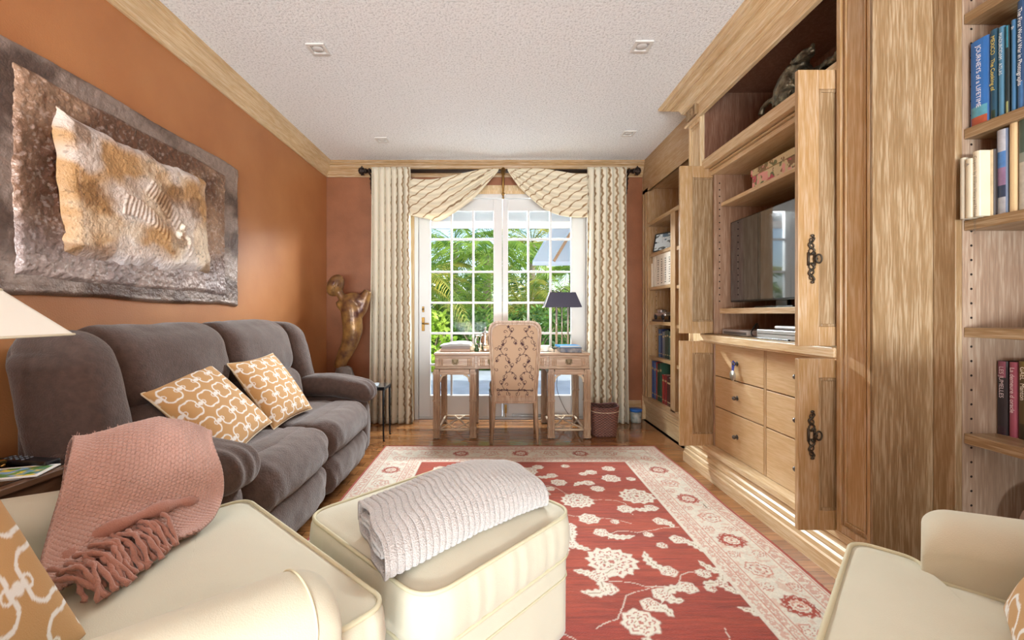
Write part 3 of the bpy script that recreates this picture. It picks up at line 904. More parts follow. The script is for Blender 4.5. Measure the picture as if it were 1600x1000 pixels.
# armchairs
def armchair(label, loc, rz, dp=0):
    t = thing('armchair', label, 'armchair', loc, rotz=rz)
    T = [(-.40, 0), (-.40, -.13), (-.305, -.155), (-.305, -.64-dp), (.305, -.64-dp), (.305, -.155), (.40, -.13), (.40, 0)]
    slab_cushion('seat_cushion', round_poly(T, [.05, .05, .02, .02, .02, .02, .05, .05]), .345, .475, M_cream, t, crown=.03, r=.03, bulge=.012, center=(0, -.26), n=260, piper=.006)
    MB().rbox((0, -.40-dp/2, .20), (.80, .74+dp, .30), .03, 10).obj('base', M_cream, t, smooth=True)
    for s in (-1, 1):
        # arm: rounded section swept backwards, rising a little towards the back
        G = []
        for q in [.075*(1-math.cos(j*math.pi/16)) for j in range(9)]+list(np.linspace(.11, 1, 20)):
            y = -.135-q*(.66+dp)
            fr_q = min(1, q/.075); k = .80+.20*math.sqrt(max(0, 1-(1-fr_q)**2)) if q < .075 else 1
            ring = []
            zt = .615+.055*min(1, q*1.6)
            for a in np.linspace(0, 1, 40):
                ang = math.pi*(1-a)
                x0 = .385+.080*math.cos(ang); z0 = zt-.075+.075*math.sin(ang)
                if a < .0001 or a > .9999: pass
                ring.append((x0, z0))
            ring = [(.312, .06)]+[(.307, z) for z in np.linspace(.1, zt-.09, 8)]+ring+[(.463, z) for z in np.linspace(zt-.09, .1, 8)]+[(.458, .06)]
            cx_, cz = .385, .36
            G.append([(s*(cx_+(x-cx_)*k), y, cz+(z-cz)*(.25+.75*k)) for x, z in ring])
        c0 = [(s*.385, -.133, .36)]*len(G[0])
        G = [c0]+G+[[(s*.385, -.81-dp, .36)]*len(G[0])]
        a_ = grid_obj('arm', np.array(G), M_cream, t, closev=True)
        ring = [(p[0]*1.0, p[1], p[2]+.0015) for p in G[8]]
        if dp: MB().tube(ring, .0022, 6).obj('piping', M_cream2, a_, smooth=True)
    MB().rbox((0, -.74-dp, .50), (.84, .22, .78), .07, 12, fn=lambda p, a: (p.x, p.y-.10*max(0, p.z-.3), p.z)).obj('backrest', M_cream, t, smooth=True)
    MB().rbox((0, -.60-dp, .66), (.60, .15, .40), .06, 12, fn=lambda p, a: (p.x, p.y-.10*max(0, p.z-.3), p.z)).obj('back_cushion', M_cream, t, smooth=True)
    for sx in (-1, 1):
        for y in (-.07, -.78-dp):
            MB().lathe([(.018, 0), (.028, .055)], (sx*.34, y, .0), 12).obj('leg', pm('dark_wood_foot', '#2c1c14', .4), t, smooth=True)
    return t
CH1 = (Vector((-.54, 1.19, .012)), math.radians(-40.5))
CH2 = (Vector((.70, .90, .012)), math.radians(45))
armchair('cream armchair with a coral knitted throw over its arm, beside the ottoman', CH1[0], CH1[1], .24)
armchair('cream armchair beside the near bookcase, without any throw', CH2[0], CH2[1])
def loc2w(ch, x, y, z):
    c, s = math.cos(ch[1]), math.sin(ch[1])
    return (ch[0].x+x*c-y*s, ch[0].y+x*s+y*c, z)

# patterned cushions -----------------------------------------------------------------
OCH = np.array(hx('#b98d58')); WHT = np.array(hx('#e2ddd6'))
def trellis(u, v, k, ph=(0, 0)):
    a = u*k*2*math.pi+ph[0]; b = v*k*2*math.pi+ph[1]
    h = np.cos(a)+np.cos(b)+.42*np.cos(2*a)*1+.42*np.cos(2*b)*1-.25*np.cos(a)*np.cos(b)
    band = sstep(.38, .27, np.abs(h-.12)*.9)
    # knots and curls
    a2 = (a/np.pi+1) % 2-1; b2 = (b/np.pi) % 2-1
    dk = np.hypot(a2, b2)
    kn = sstep(.22, .16, dk)
    curl = sstep(.05, .03, np.abs(np.hypot(np.abs(a2)-.36, np.abs(b2)-.0)-.17))
    return np.clip(band+kn+curl, 0, 1)
M_tr = pm('trellis_print_cotton', '#ffffff', .85, attr=True, bump=.15, bscale=400, sheen=.1)
def pillow(label, group, W, H, T, mat4, k=4.2, piping=True, n=150, sag=0):
    u = np.linspace(-1, 1, n)
    Uu, Vv = np.meshgrid(u, u, indexing='ij')
    prof = np.clip((1-Uu**2), 0, 1)**.45*np.clip((1-Vv**2), 0, 1)**.45
    ear = 1-.07*(1-np.abs(Uu)**2)*np.abs(Vv)**3
    ear2 = 1-.07*(1-np.abs(Vv)**2)*np.abs(Uu)**3
    X = Uu*W/2*ear2; Y = Vv*H/2*ear
    wr = .006*(fbm(Uu*2+3, Vv*2+9, 3, 4)-.5)
    Zt = T/2*prof+wr*prof; 
    col = OCH*(1-trellis(Uu*.5, Vv*.5, k)[..., None])+WHT*trellis(Uu*.5, Vv*.5, k)[..., None]
    R = mat4
    me_loc = Vector(R.translation)
    t = bpy.data.objects.new('throw_pillow', None); COL.objects.link(t); t.matrix_world = R; t.empty_display_size = .05
    ORG[t.name] = Vector((0, 0, 0)); tag(t, label, 'pillow', group)
    P1 = np.stack([X, Y, Zt], -1); P2 = np.stack([X, Y, -Zt*.8], -1)[::-1]
    G = np.concatenate([P1, P2[1:-1]], 0); Cc = np.concatenate([col, col[::-1][1:-1]], 0)
    grid_obj('pillow_cover', G, M_tr, t, col=Cc, closeu=True)
    if piping:
        e = [(X[i, 0], Y[i, 0], 0) for i in range(n)]+[(X[-1, i], Y[-1, i], 0) for i in range(n)]+[(X[i, -1], Y[i, -1], 0) for i in range(n-1, -1, -1)]+[(X[0, i], Y[0, i], 0) for i in range(n-1, -1, -1)]
        MB().tube(e[::4], .0035, 6, closed=True).obj('seam_cord', pm('pillow_cord', '#d9c6a6', .8), t, smooth=True)
    return t
def frame4(o, xdir, ydir):
    x = Vector(xdir).normalized(); y = Vector(ydir); y = (y-x*y.dot(x)).normalized(); z = x.cross(y)
    m = Matrix((x, y, z)).transposed().to_4x4(); m.translation = Vector(o); return m
# pillow of chair 1: leans on the backrest
c1x = Vector(loc2w(CH1, 1, 0, 0))-CH1[0]; c1y = Vector(loc2w(CH1, 0, 1, 0))-CH1[0]
pillow('ochre and white trellis pillow leaning on the backrest of the cream armchair with the throw', 'trellis pillows', .46, .46, .17,
       frame4((-.818, .545, .700), Vector((.155, -.98, -.10)), Vector((-.37, -.15, .92))), k=3.6, piping=False)
c2x = Vector(loc2w(CH2, 1, 0, 0))-CH2[0]; c2y = Vector(loc2w(CH2, 0, 1, 0))-CH2[0]
pillow('ochre and white trellis pillow on the cream armchair by the near bookcase, corner only', 'trellis pillows', .46, .46, .15,
       frame4(loc2w(CH2, .02, -.375, .70), c2x, Vector((0, 0, 1))-.6*c2y), k=3.4)

# coral throw over the arm ------------------------------------------------------------
M_knit = pm('coral_knit', '#cf8f78', .95, attr=True, bump=.5, bscale=330, sheen=.5)
def spl(pts, n):
    P = np.array(pts, float); m = len(P)
    t = np.linspace(0, m-1, n); i = np.clip(t.astype(int), 0, m-2); f = (t-i)[:, None]
    p0 = P[np.clip(i-1, 0, m-1)]; p1 = P[i]; p2 = P[i+1]; p3 = P[np.clip(i+2, 0, m-1)]
    return .5*((2*p1)+(-p0+p2)*f+(2*p0-5*p1+4*p2-p3)*f**2+(-p0+3*p1-3*p2+p3)*f**3)
# rows run across the arm (x right, y forward, z) in the chair frame; from front edge to back edge
rowF = [(-.510, -.17, .43), (-.515, -.13, .58), (-.49, -.11, .67), (-.43, -.10, .715), (-.36, -.115, .70), (-.305, -.105, .62), (-.285, -.11, .555), (-.22, -.15, .525), (-.17, -.20, .518)]
rowM = [(-.520, -.30, .45), (-.525, -.27, .62), (-.50, -.25, .735), (-.43, -.235, .775), (-.35, -.25, .745), (-.285, -.27, .665), (-.25, -.30, .60), (-.18, -.345, .55), (-.12, -.38, .525)]
rowB = [(-.500, -.44, .47), (-.505, -.43, .62), (-.48, -.42, .735), (-.42, -.415, .765), (-.34, -.43, .73), (-.28, -.45, .67), (-.23, -.47, .61), (-.14, -.49, .555), (-.07, -.48, .53)]
nV, nU = 360, 270
rows = [spl(r, nV) for r in (rowF, rowM, rowB)]
G = np.zeros((nU, nV, 3))
for j in range(nV):
    G[:, j] = spl([rows[0][j], rows[1][j], rows[2][j]], nU)
a_ = np.linspace(0, 1, nU)[:, None]; b_2 = np.linspace(0, 1, nV)[None, :]
du = np.gradient(G, axis=0); dv = np.gradient(G, axis=1); nn = np.cross(du, dv); nn /= np.linalg.norm(nn, axis=2)[..., None]+1e-9
if nn[nU//2, nV//3, 2] < 0: nn = -nn
ph = 2*math.pi
sx_ = a_*nU/6.5; sy_ = b_2*nV/5.5
st = np.abs(np.sin(ph*.5*sx_))**.7*(.55+.45*np.abs(np.sin(ph*.5*(sy_+.5*(np.floor(sx_) % 2)))))
lump = fbm(a_*3+0*b_2, b_2*4+0*a_, 3, 12)-.5
edge = np.minimum(np.minimum(a_, 1-a_)*8, 1)*np.ones_like(b_2)
G = G+nn*(.0055*st+.034*lump*edge)[..., None]
base_c = np.array(hx('#8a5c4c')); hi_c = np.array(hx('#c49c8e'))
cc = base_c*(1-st[..., None])+hi_c*st[..., None]
cc *= (.9+.2*fbm(a_*9+0*b_2, b_2*11+0*a_, 3, 2))[..., None]
thr = thing('throw_blanket', 'coral pink knitted throw with tassel fringe draped over the cream armchair arm', 'blanket', CH1[0], rotz=CH1[1])
grid_obj('knitted_cloth', G, M_knit, thr, col=cc, solid=.010)
fz = MB(); random.seed(9)
for k in range(700):   # fuzzy fibres on the wool
    i = random.randrange(2, nU-2); j = random.randrange(2, nV-2)
    p = Vector(G[i, j]); n_ = Vector(nn[i, j])
    d = (n_+Vector((random.uniform(-1, 1), random.uniform(-1, 1), random.uniform(-.6, .8)))*.8).normalized()
    fz.tube([p, p+d*.007, p+d*.012+Vector((0, 0, random.uniform(-.004, .004)))], .0004, 3)
tag(fz.obj('wool_fuzz', pm('coral_wool', '#d8b0a2', .95, sheen=.4), thr), kind='stuff')
fg = MB()
# gathered hem with twisted tassels at the seat side
M_wool = MATS['coral_wool']
for k in range(40):
    q = k/39
    s0 = Vector((-.24+.17*q, -.30-.17*q+.03*math.sin(k*2.1), .565+.012*math.sin(k*1.3)))
    e = Vector((-.13+.14*q+random.uniform(-.015, .015), -.255-.17*q+random.uniform(-.02, .02), .517+random.uniform(0, .008)))
    mid = (s0+e)/2+Vector((random.uniform(-.006, .006), random.uniform(-.006, .006), .022+.01*math.sin(k)))
    pts = spl([tuple(s0), tuple(mid), tuple(e)], 12)
    pts = [(p[0]+.002*math.sin(i*2+k), p[1]+.002*math.cos(i*2+k), p[2]) for i, p in enumerate(pts)]
    fg.tube(pts, [.0055+.0015*math.sin(i*1.9) for i in range(12)], 6)
tag(fg.obj('tassel_fringe', pm('coral_tassel_wool', '#a87665', .95, sheen=.3, bump=.4, bscale=300), thr, smooth=True), kind='stuff')
roll = spl([(-.27, -.17, .565), (-.24, -.24, .585), (-.20, -.33, .59), (-.19, -.42, .57), (-.13, -.47, .545)], 40)
MB().tube([tuple(p) for p in roll], [(.015+.004*math.sin(i*.6))*min(1, .15+i/6, .15+(39-i)/6) for i in range(40)], 10).obj('rolled_hem', MATS['coral_tassel_wool'], thr, smooth=True)

# folded ribbed blanket on the ottoman ---------------------------------------------------
ax = Vector((.737, .676, 0)); ay = Vector((-.676, .737, 0))     # long axis, across (towards the sofa)
bl = thing('folded_blanket', 'folded off-white ribbed plush blanket lying across the cream ottoman', 'blanket', (-.121, 1.371, .467), rotz=math.atan2(.652, .759))
# cross-section (y across, z) spiral fold; local z 0 = cushion top
sec_out = [(.150, .020), (.155, .05), (.145, .075), (.10, .088), (.03, .094), (-.05, .092), (-.105, .078), (-.135, .055), (-.142, .028), (-.13, .006), (-.09, -.002), (-.02, -.002),
           (.06, .0), (.11, .004), (.135, .016), (.125, .032), (.08, .036), (0, .036), (-.07, .035), (-.105, .04), (-.112, .05), (-.09, .058), (-.03, .062), (.05, .062), (.12, .055)]
m_ = 150
sec = spl(sec_out, m_)
nl = 210
xs = np.linspace(-.30, .30, nl)
G = np.zeros((nl, m_, 3)); 
tn = np.gradient(sec, axis=0); tn /= np.linalg.norm(tn, axis=1)[:, None]
no = np.stack([tn[:, 1], -tn[:, 0]], -1)
rib = np.abs(np.sin(xs/.0205*math.pi))**.8
for i, x in enumerate(xs):
    e = 1-.10*abs(x/.30)**4
    off = (.0075*rib[i]+.003*(fbm(np.full(m_, x*16+3), np.arange(m_)/9., 2, 6)-.5)*2)
    outer = np.where(np.arange(m_) < m_*.46, 1, .4)
    yy = sec[:, 0]+no[:, 0]*off*outer
    zz = sec[:, 1]*(1-.12*(x/.3))*e+no[:, 1]*off*outer
    lift = .012*math.sin(x*9+1)
    skew = .035*(sec[:, 0]/.15)
    G[i] = np.stack([x+skew*np.sign(1)+.005*np.sin(sec[:, 0]*40), yy+.012*math.sin(x*7), np.maximum(zz+lift*(zz/.09), -.001)], -1)
hs_ = G[:, :, 2]
M_plush = pm('plush_white', '#beb6b0', .97, bump=.9, bscale=240, sheen=.7, var=.06, vscale=60)
# follow the crown of the cushion
d2 = (G[..., 0]**2+(G[..., 1])**2)
G[..., 2] += .012-.10*d2
grid_obj('plush_cloth', G, M_plush, bl, solid=.012)
# ================================================================= SOFA
M_sofa = pm('plum_brown_chenille', '#56433b', .9, bump=.35, bscale=150, var=.28, vscale=45, sheen=.35)
M_sofa2 = pm('sofa_seam', '#3f3130', .9)
sf = thing('reclining_sofa', 'plum brown chenille two seat reclining sofa under the stone relief', 'sofa', (-1.36, 2.42, 0))
def soft_fn(amp=.010, fr=5, lean=0, z0=.5, seams=(), extra=None, seed=0):
    def fn(p, a):
        q = Vector(p)
        n_ = mnoise.noise(Vector((p.x*fr+seed, p.y*fr, p.z*fr)))
        n2 = mnoise.noise(Vector((p.x*fr*3.1, p.y*fr*3.1+seed, p.z*fr*3.1)))
        q = q + Vector(a).normalized()*(amp*n_+amp*.4*n2)
        if extra: q = extra(q, a)
        q.x -= lean*max(0, q.z-z0)
        return q
    return fn
MB().rbox((-1.38, 2.41, .20), (.68, 1.66, .32), .05, 12).obj('base', M_sofa, sf, smooth=True)
MB().rbox((-1.715, 2.41, .50), (.11, 1.70, .86), .05, 12).obj('back_shell', M_sofa, sf, smooth=True)
for k, (ya, yb) in enumerate(((1.69, 2.405), (2.395, 3.12))):
    yc, wd = (ya+yb)/2, yb-ya
    def seatx(q, a):
        s = max(0, 1-abs(q.x+1.17)/.035)
        q.z -= .014*s*(1 if a[2] > .2 else 0)
        q.z += .016*math.cos(a[1]*math.pi/2) if a[2] > 0 else 0
        return q
    MB().rbox((-1.25, yc, .405), (.50, wd, .17), .07, 22, soft_fn(.008, 5, extra=seatx, seed=k)).obj('seat_cushion', M_sofa, sf, smooth=True)
    def rollx(q, a):
        w = .006*math.sin(q.y*70+q.z*30+k)*max(0, 1-abs(abs(a[1])-.8)*3)
        q.x += w+.020*math.cos(a[1]*math.pi/2)
        return q
    MB().rbox((-1.035, yc, .385), (.24, wd, .23), .105, 24, soft_fn(.008, 6, extra=rollx, seed=k+3)).obj('front_roll', M_sofa, sf, smooth=True)
    MB().rbox((-1.03, yc, .185), (.20, wd, .25), .095, 24, soft_fn(.010, 6, extra=rollx, seed=k+5)).obj('footrest', M_sofa, sf, smooth=True)
    def backx(q, a):
        if a[0] > .1: q.x += .03*math.cos(a[1]*math.pi/2)*math.cos(a[2]*math.pi/2)+.004*math.sin(q.y*40+q.z*22)*max(0, -a[2])
        if a[2] < 0: q.z -= .035*math.cos(a[1]*math.pi/2)*(-a[2])
        return q
    wu = wd+.02
    MB().rbox((-1.53, yc, .885), (.28, wu, .37), .12, 24, soft_fn(.010, 5, lean=.22, z0=.55, extra=backx, seed=k+8)).obj('back_cushion', M_sofa, sf, smooth=True)
    def lumx(q, a):
        if a[0] > .1: q.x += .02*math.cos(a[1]*math.pi/2)
        return q
    MB().rbox((-1.50, yc, .61), (.27, wd, .27), .10, 20, soft_fn(.008, 5, lean=.15, z0=.5, extra=lumx, seed=k+12)).obj('lumbar_cushion', M_sofa, sf, smooth=True)
for yc, sgn in ((1.585, -1), (3.225, 1)):
    def wingx(q, a):
        q.y += sgn*.10*max(0, .72-q.z)*0
        if a[0] > 0: q.x += .04*max(0, .8-q.z)+.015*math.cos(a[2]*math.pi/2)
        q.z -= .05*max(0, sgn*a[1])**2*max(0, a[2])
        return q
    MB().rbox((-1.52, yc, .75), (.30, .22, .61), .10, 22, soft_fn(.010, 4, lean=.22, z0=.55, extra=wingx, seed=yc)).obj('wing_cushion', M_sofa, sf, smooth=True)
    def armb(q, a):
        # front panel curves down and forward
        if a[0] > 0: q.x += .05*math.cos((q.z-.25)*4)-.03
        return q
    MB().rbox((-1.335, yc-.0*sgn, .28), (.72, .22, .46), .09, 18, soft_fn(.006, 4, extra=armb, seed=yc+1)).obj('arm', M_sofa, sf, smooth=True)
    def padx(q, a):
        t = (q.x+1.58)/.65
        q.z += -.035*max(0, t-.55)/.45*1.0+.02*math.sin(t*math.pi)
        f = max(0, t-.78)/.22
        q.y = yc+(q.y-yc)*(1-.10*f)
        if t > .78: q.z += .0035*math.sin(q.y*95)*f; q.x += .004*math.sin(q.y*95)
        return q
    MB().rbox((-1.25, yc, .565), (.68, .255, .155), .074, 30, soft_fn(.006, 5, extra=padx, seed=yc+2)).obj('arm_pad', M_sofa, sf, smooth=True)
for x in (-1.1, -1.65):
    for y in (1.65, 3.17):
        MB().lathe([(.025, 0), (.03, .06)], (x, y, 0), 12).obj('foot', pm('black_plastic_foot', '#181414', .5), sf, smooth=True)
# pillows on the sofa (placed by their corners)
def pix(X, Y, y): return Vector(((X-775)*y/FPX, y, EYE-(Y-490)*y/FPX))
def pillow_c(label, c, xdir, ydir, W, H, T, k): pillow(label, 'trellis pillows', W, H, T, frame4(c, xdir, ydir), k=k)
# first: lies back across the gap between the seats, one corner up
a = Vector((-1.36, 1.86, .575)); b = Vector((-1.30, 2.16, .80)); c = Vector((-1.02, 1.92, .535))
pillow_c('ochre and white trellis pillow lying aslant on the sofa seat nearer the camera', Vector((-1.315, 2.005, .665)), Vector((-.03, .41, .08)), Vector((-.26, -.14, .29)), .45, .45, .13, 4.2)
pillow_c('ochre and white trellis pillow propped on the sofa seat by the far arm', Vector((-1.30, 2.50, .68)), Vector((.02, .40, .015)), Vector((-.22, -.14, .295)), .43, .43, .13, 4.2)

# ================================================================= STONE RELIEF ON THE WALL
def relief(name, parent, corners, xb, th, n, hfn, cfn, en, mat, seed, er=.02):
    nu, nv = n
    u = np.linspace(0, 1, nu); v = np.linspace(0, 1, nv)
    Uu, Vv = np.meshgrid(u, v, indexing='ij')
    (a, b, c, d) = [np.array(q) for q in corners]   # (y,z) bottom-near, bottom-far, top-far, top-near
    Pp = (1-Uu)[..., None]*((1-Vv)[..., None]*a+Vv[..., None]*d)+Uu[..., None]*((1-Vv)[..., None]*b+Vv[..., None]*c)
    e = np.minimum(np.minimum(Uu, 1-Uu)*3, np.minimum(Vv, 1-Vv)*3).clip(0, 1)
    jit = en*(1-e)
    Pp[..., 0] += jit*(fbm(Uu*0+7, Vv*6, 2, seed)-.5)*2*(np.minimum(Uu, 1-Uu) < .5); Pp[..., 1] += jit*(fbm(Uu*8, Vv*0+3, 2, seed+1)-.5)*2
    y, z = Pp[..., 0], Pp[..., 1]
    ed = np.minimum(np.minimum(Uu, 1-Uu)*(abs(b[0]-a[0])), np.minimum(Vv, 1-Vv)*abs(c[1]-b[1]))
    h = th*sstep(-.004, er, ed)**.55+hfn(y, z, Uu, Vv, ed)*sstep(0, .012, ed)
    G = np.stack([xb+np.maximum(h, .004), y, z], -1)
    Cc = cfn(y, z, Uu, Vv, ed, h)
    # close to the wall
    G = np.pad(G, ((1, 1), (1, 1), (0, 0)), mode='edge'); G[0, :, 0] = G[-1, :, 0] = xb; G[:, 0, 0] = G[:, -1, 0] = xb
    Cc = np.pad(Cc, ((1, 1), (1, 1), (0, 0)), mode='edge')
    return grid_obj(name, G, mat, parent, col=Cc)
art = thing('wall_relief', 'large cast stone fossil relief panel hanging on the orange wall over the sofa', 'wall art', (XL+.001, 2.15, 1.17))
M_rel = pm('bronzed_plaster', '#ffffff', .36, attr=True, bump=.45, bscale=110, metal=.25)
M_stone = pm('fossil_stone', '#ffffff', .55, attr=True, bump=.5, bscale=120)
def hA(y, z, u, v, e): return .004*(fbm(y*60, z*60, 4, 41)-.5)*2+.01*sstep(.03, .0, e)*fbm(y*20, z*20, 2, 4)
def lerpc(a, b, t): return np.array(hx(a))*(1-t[..., None])+np.array(hx(b))*t[..., None]
def cA(y, z, u, v, e, h):
    n = fbm(y*5, z*7, 4, 43); c = lerpc('#5c4a42', '#96857c', sstep(.35, .65, n)); return c*(.8+.4*fbm(y*50, z*50, 2, 45))[..., None]
relief('back_slab', art, [(1.30, 1.19), (2.94, 1.168), (2.94, 2.11), (1.30, 2.125)], XL+.002, .025, (260, 160), hA, cA, .008, M_rel, 51)
def hB(y, z, u, v, e):
    pool = sstep(.22, .05, np.hypot((y-1.70)/.6, (z-1.65)/1.6))
    return .009*(fbm(y*45, z*45, 4, 61)-.5)*2+.010*(fbm(y*9, z*11, 3, 63)-.5)-.012*pool
def cB(y, z, u, v, e, h):
    n = fbm(y*4+3, z*5, 4, 65); c = lerpc('#6a4a38', '#a2826a', sstep(.35, .7, n))
    low = sstep(.45, .05, v); c = c*(1-.6*low[..., None])+np.array(hx('#a79e9e'))*.6*low[..., None]
    pool = sstep(.30, .05, np.hypot((y-1.69)/.5, (z-1.62)/1.3)); c = c*(1-.7*pool[..., None])+np.array(hx('#40190f'))*.7*pool[..., None]  # dark ellipse paints the shadow at the fossil slab's near edge
    sp = fbm(y*80, z*80, 2, 67) > .68
    return c*(.8+.4*fbm(y*40, z*40, 2, 66))[..., None]+sp[..., None]*.12
relief('middle_slab', art, [(1.565, 1.262), (2.78, 1.235), (2.78, 2.02), (1.565, 2.038)], XL+.020, .022, (330, 220), hB, cB, .012, M_rel, 71)
def bone(y, z):
    # rib ladder running down across the stone
    out = np.zeros_like(y)
    for (y0, z0, y1, z1, cv, n, ln) in ((1.98, 1.62, 2.24, 1.52, .03, 13, .045), (2.12, 1.74, 2.40, 1.46, .05, 17, .042)):
        for k in range(n):
            t = k/(n-1); cy = y0+(y1-y0)*t; cz = z0+(z1-z0)*t+cv*math.sin(t*math.pi)
            dy, dz = (y1-y0), (z1-z0); L = math.hypot(dy, dz); px, pz = -dz/L, dy/L
            l = ln*(1-.35*t)
            ry, rz = y-cy, z-cz
            s = ry*px+rz*pz; w = ry*dy/L+rz*dz/L
            out = np.maximum(out, sstep(.008, .003, np.abs(w+s*.25))*(np.abs(s) < l))
    return out
def hC(y, z, u, v, e):
    ridge = np.exp(-((z-(1.80-(y-1.72)*.50)+.03*np.sin(y*9))/.05)**2)
    eggs = sum(sstep(1, .3, np.hypot((y-a)/.020, (z-b)/.026))*.014 for a, b in ((2.345, 1.585), (2.315, 1.545), (2.385, 1.525)))
    return .012*(fbm(y*14, z*14, 4, 81)-.4)+.006*(fbm(y*60, z*60, 3, 83)-.5)+.010*ridge+.007*bone(y, z)+eggs
def cC(y, z, u, v, e, h):
    n = fbm(y*3.2+1, z*4+2, 4, 85); m = fbm(y*9, z*8, 3, 88)
    c = lerpc('#b98f5f', '#e6d3ba', sstep(.36, .62, n))
    wv = sstep(.5, .7, fbm(y*5+8, z*6, 3, 90)); c = c*(1-.6*wv[..., None])+np.array(hx('#dcd6d4'))*.6*wv[..., None]
    ed2 = sstep(.07, .0, e)*.7*(u < .9)*(u > .06); c = c*(1-ed2[..., None])+np.array(hx('#e8e2e4'))*ed2[..., None]
    dk = sstep(.60, .72, m)*.65; c = c*(1-dk[..., None])+np.array(hx('#7d552e'))*dk[..., None]
    eg = sum((np.hypot((y-a)/.021, (z-b)/.027) < 1)*1.0 for a, b in ((2.345, 1.585), (2.315, 1.545), (2.385, 1.525)))
    c = c*(1-eg[..., None])+np.array(hx('#f3ead8'))*eg[..., None]
    bn = bone(y, z)*.3; c = c*(1-bn[..., None])+np.array(hx('#8f6a44'))*bn[..., None]
    sp = fbm(y*90, z*90, 2, 92) > .74
    return c*(1-.35*sp[..., None])
relief('fossil_slab', art, [(1.74, 1.365), (2.60, 1.345), (2.565, 1.900), (1.695, 1.94)], XL+.035, .040, (380, 260), hC, cC, .022, M_stone, 91, .045)

# ================================================================= END TABLE, LAMP, REMOTE, CARD
M_dark = pm('black_table_top', '#1f1a19', .12, coat=.6)
M_brnw = oak('y', 'brown')
M_tabw = pm('walnut_edge', '#6a4a34', .3, var=.3, vscale=30, stretch=(20, 1, 20), coat=.3)
et = thing('end_table', 'low wooden end table with a glossy black top between sofa and armchair', 'side table', (-1.57, 1.15, 0))
MB().box(-1.785, -1.37, .72, 1.445, .605, .628).obj('table_frame', M_tabw, et, bevel=.004)
MB().box(-1.765, -1.392, .74, 1.423, .6285, .631).obj('inlaid_top', M_dark, et)
MB().box(-1.77, -1.39, .74, 1.43, .50, .604).obj('apron', M_tabw, et, bevel=.003)
for x in (-1.75, -1.41):
    for y in (.76, 1.405):
        MB().box(x-.02, x+.02, y-.02, y+.02, 0, .50).obj('leg', M_tabw, et, bevel=.003)
lx, ly = -1.60, 1.30
lp = thing('table_lamp', 'brass table lamp with a cream square bell shade on the end table', 'lamp', (lx, ly, .631))
M_gold = pm('polished_brass', '#c9a25c', .22, 1)
MB().box(lx-.055, lx+.055, ly-.055, ly+.055, .640, .655).lathe([(.05, .655), (.045, .668), (.03, .675), (.022, .69), (.032, .705), (.036, .72), (.02, .74), (.014, .76), (.02, .80), (.026, .85), (.018, .90), (.010, .93), (.008, 1.05)], (lx, ly, 0), 20).obj('lamp_base', M_gold, lp, bevel=.002)
for sx in (-1, 1):
    for sy in (-1, 1):
        MB().ball((lx+sx*.048, ly+sy*.048, .638), .010, .010, .007).obj('ball_foot', M_gold, lp, smooth=True)
M_shade = pm('linen_shade', '#efe9dc', .8, bump=.1, bscale=400)
bsh = MB()
def ringsq(h, z, r, n=5): return [(lx+x, ly+y, z) for x, y in round_poly([(-h, -h), (h, -h), (h, h), (-h, h)], r, n)]
rings = [ringsq(.170-.118*q, 1.045+.145*q, .03-.01*q) for q in (0, .3, .6, 1)]
nr = len(rings[0]); vs = [p for r in rings for p in r]
bsh.add(vs, [(i*nr+k, i*nr+(k+1) % nr, (i+1)*nr+(k+1) % nr, (i+1)*nr+k) for i in range(3) for k in range(nr)])
sh = bsh.obj('lamp_shade', M_shade, lp, smooth=False)
m = sh.modifiers.new('thickness', 'SOLIDIFY'); m.thickness = .003
MB().tube(rings[0], .004, 6, closed=True).obj('shade_trim', pm('shade_trim_tape', '#d8cbb0', .8), sh, smooth=True)
MB().tube(rings[-1], .004, 6, closed=True).obj('shade_trim', MATS['shade_trim_tape'], sh, smooth=True)
MB().tube([(lx-.05, ly, 1.17), (lx+.05, ly, 1.17)], .002, 6).ball((lx, ly, 1.205), .01).tube([(lx, ly, 1.05), (lx, ly, 1.2)], .003, 6).obj('harp', M_gold, lp, smooth=True)
def flatbox(nm, lab, cat, c, sx, sy, h, rz, mat, bev=.004):
    t = thing(nm, lab, cat, c, rotz=rz)
    MB().box(-sx/2, sx/2, -sy/2, sy/2, 0, h).obj('body', mat, t, bevel=bev)
    return t
rm = flatbox('remote_control', 'black television remote control lying on the black end table top', 'remote', (-1.51, 1.385, .6315), .19, .045, .016, math.radians(-8), pm('black_plastic', '#16161a', .35), .005)
for i in range(4):
    for j in range(3):
        MB().lathe([(.004, .016), (.004, .0178), (.001, .018)], (-.07+.022*i, -.012+.012*j, 0), 8).obj('button', pm('remote_button', '#7d8794', .5), rm)
cd = thing('greeting_card', 'white bordered picture card lying on the black end table', 'card', (-1.45, 1.30, .6315), rotz=math.radians(18))
MB().box(-.075, .075, -.055, .055, 0, .003).obj('card_stock', pm('card_white', '#f2f0ea', .5), cd)
u = np.linspace(-1, 1, 60); v = np.linspace(-1, 1, 44); Uu, Vv = np.meshgrid(u, v, indexing='ij')
cc = lerpc('#7fa6cc', '#f0d24a', sstep(.45, .6, fbm(Uu*2+4, Vv*2+1, 3, 5))); g_ = sstep(.52, .6, fbm(Uu*3, Vv*3, 3, 15)); cc = cc*(1-g_[..., None])+np.array(hx('#5d8a4a'))*g_[..., None]
grid_obj('card_picture', np.stack([Uu*.064, Vv*.044, Uu*0+.0036], -1), pm('card_print', '#ffffff', .3, attr=True), cd, col=cc)

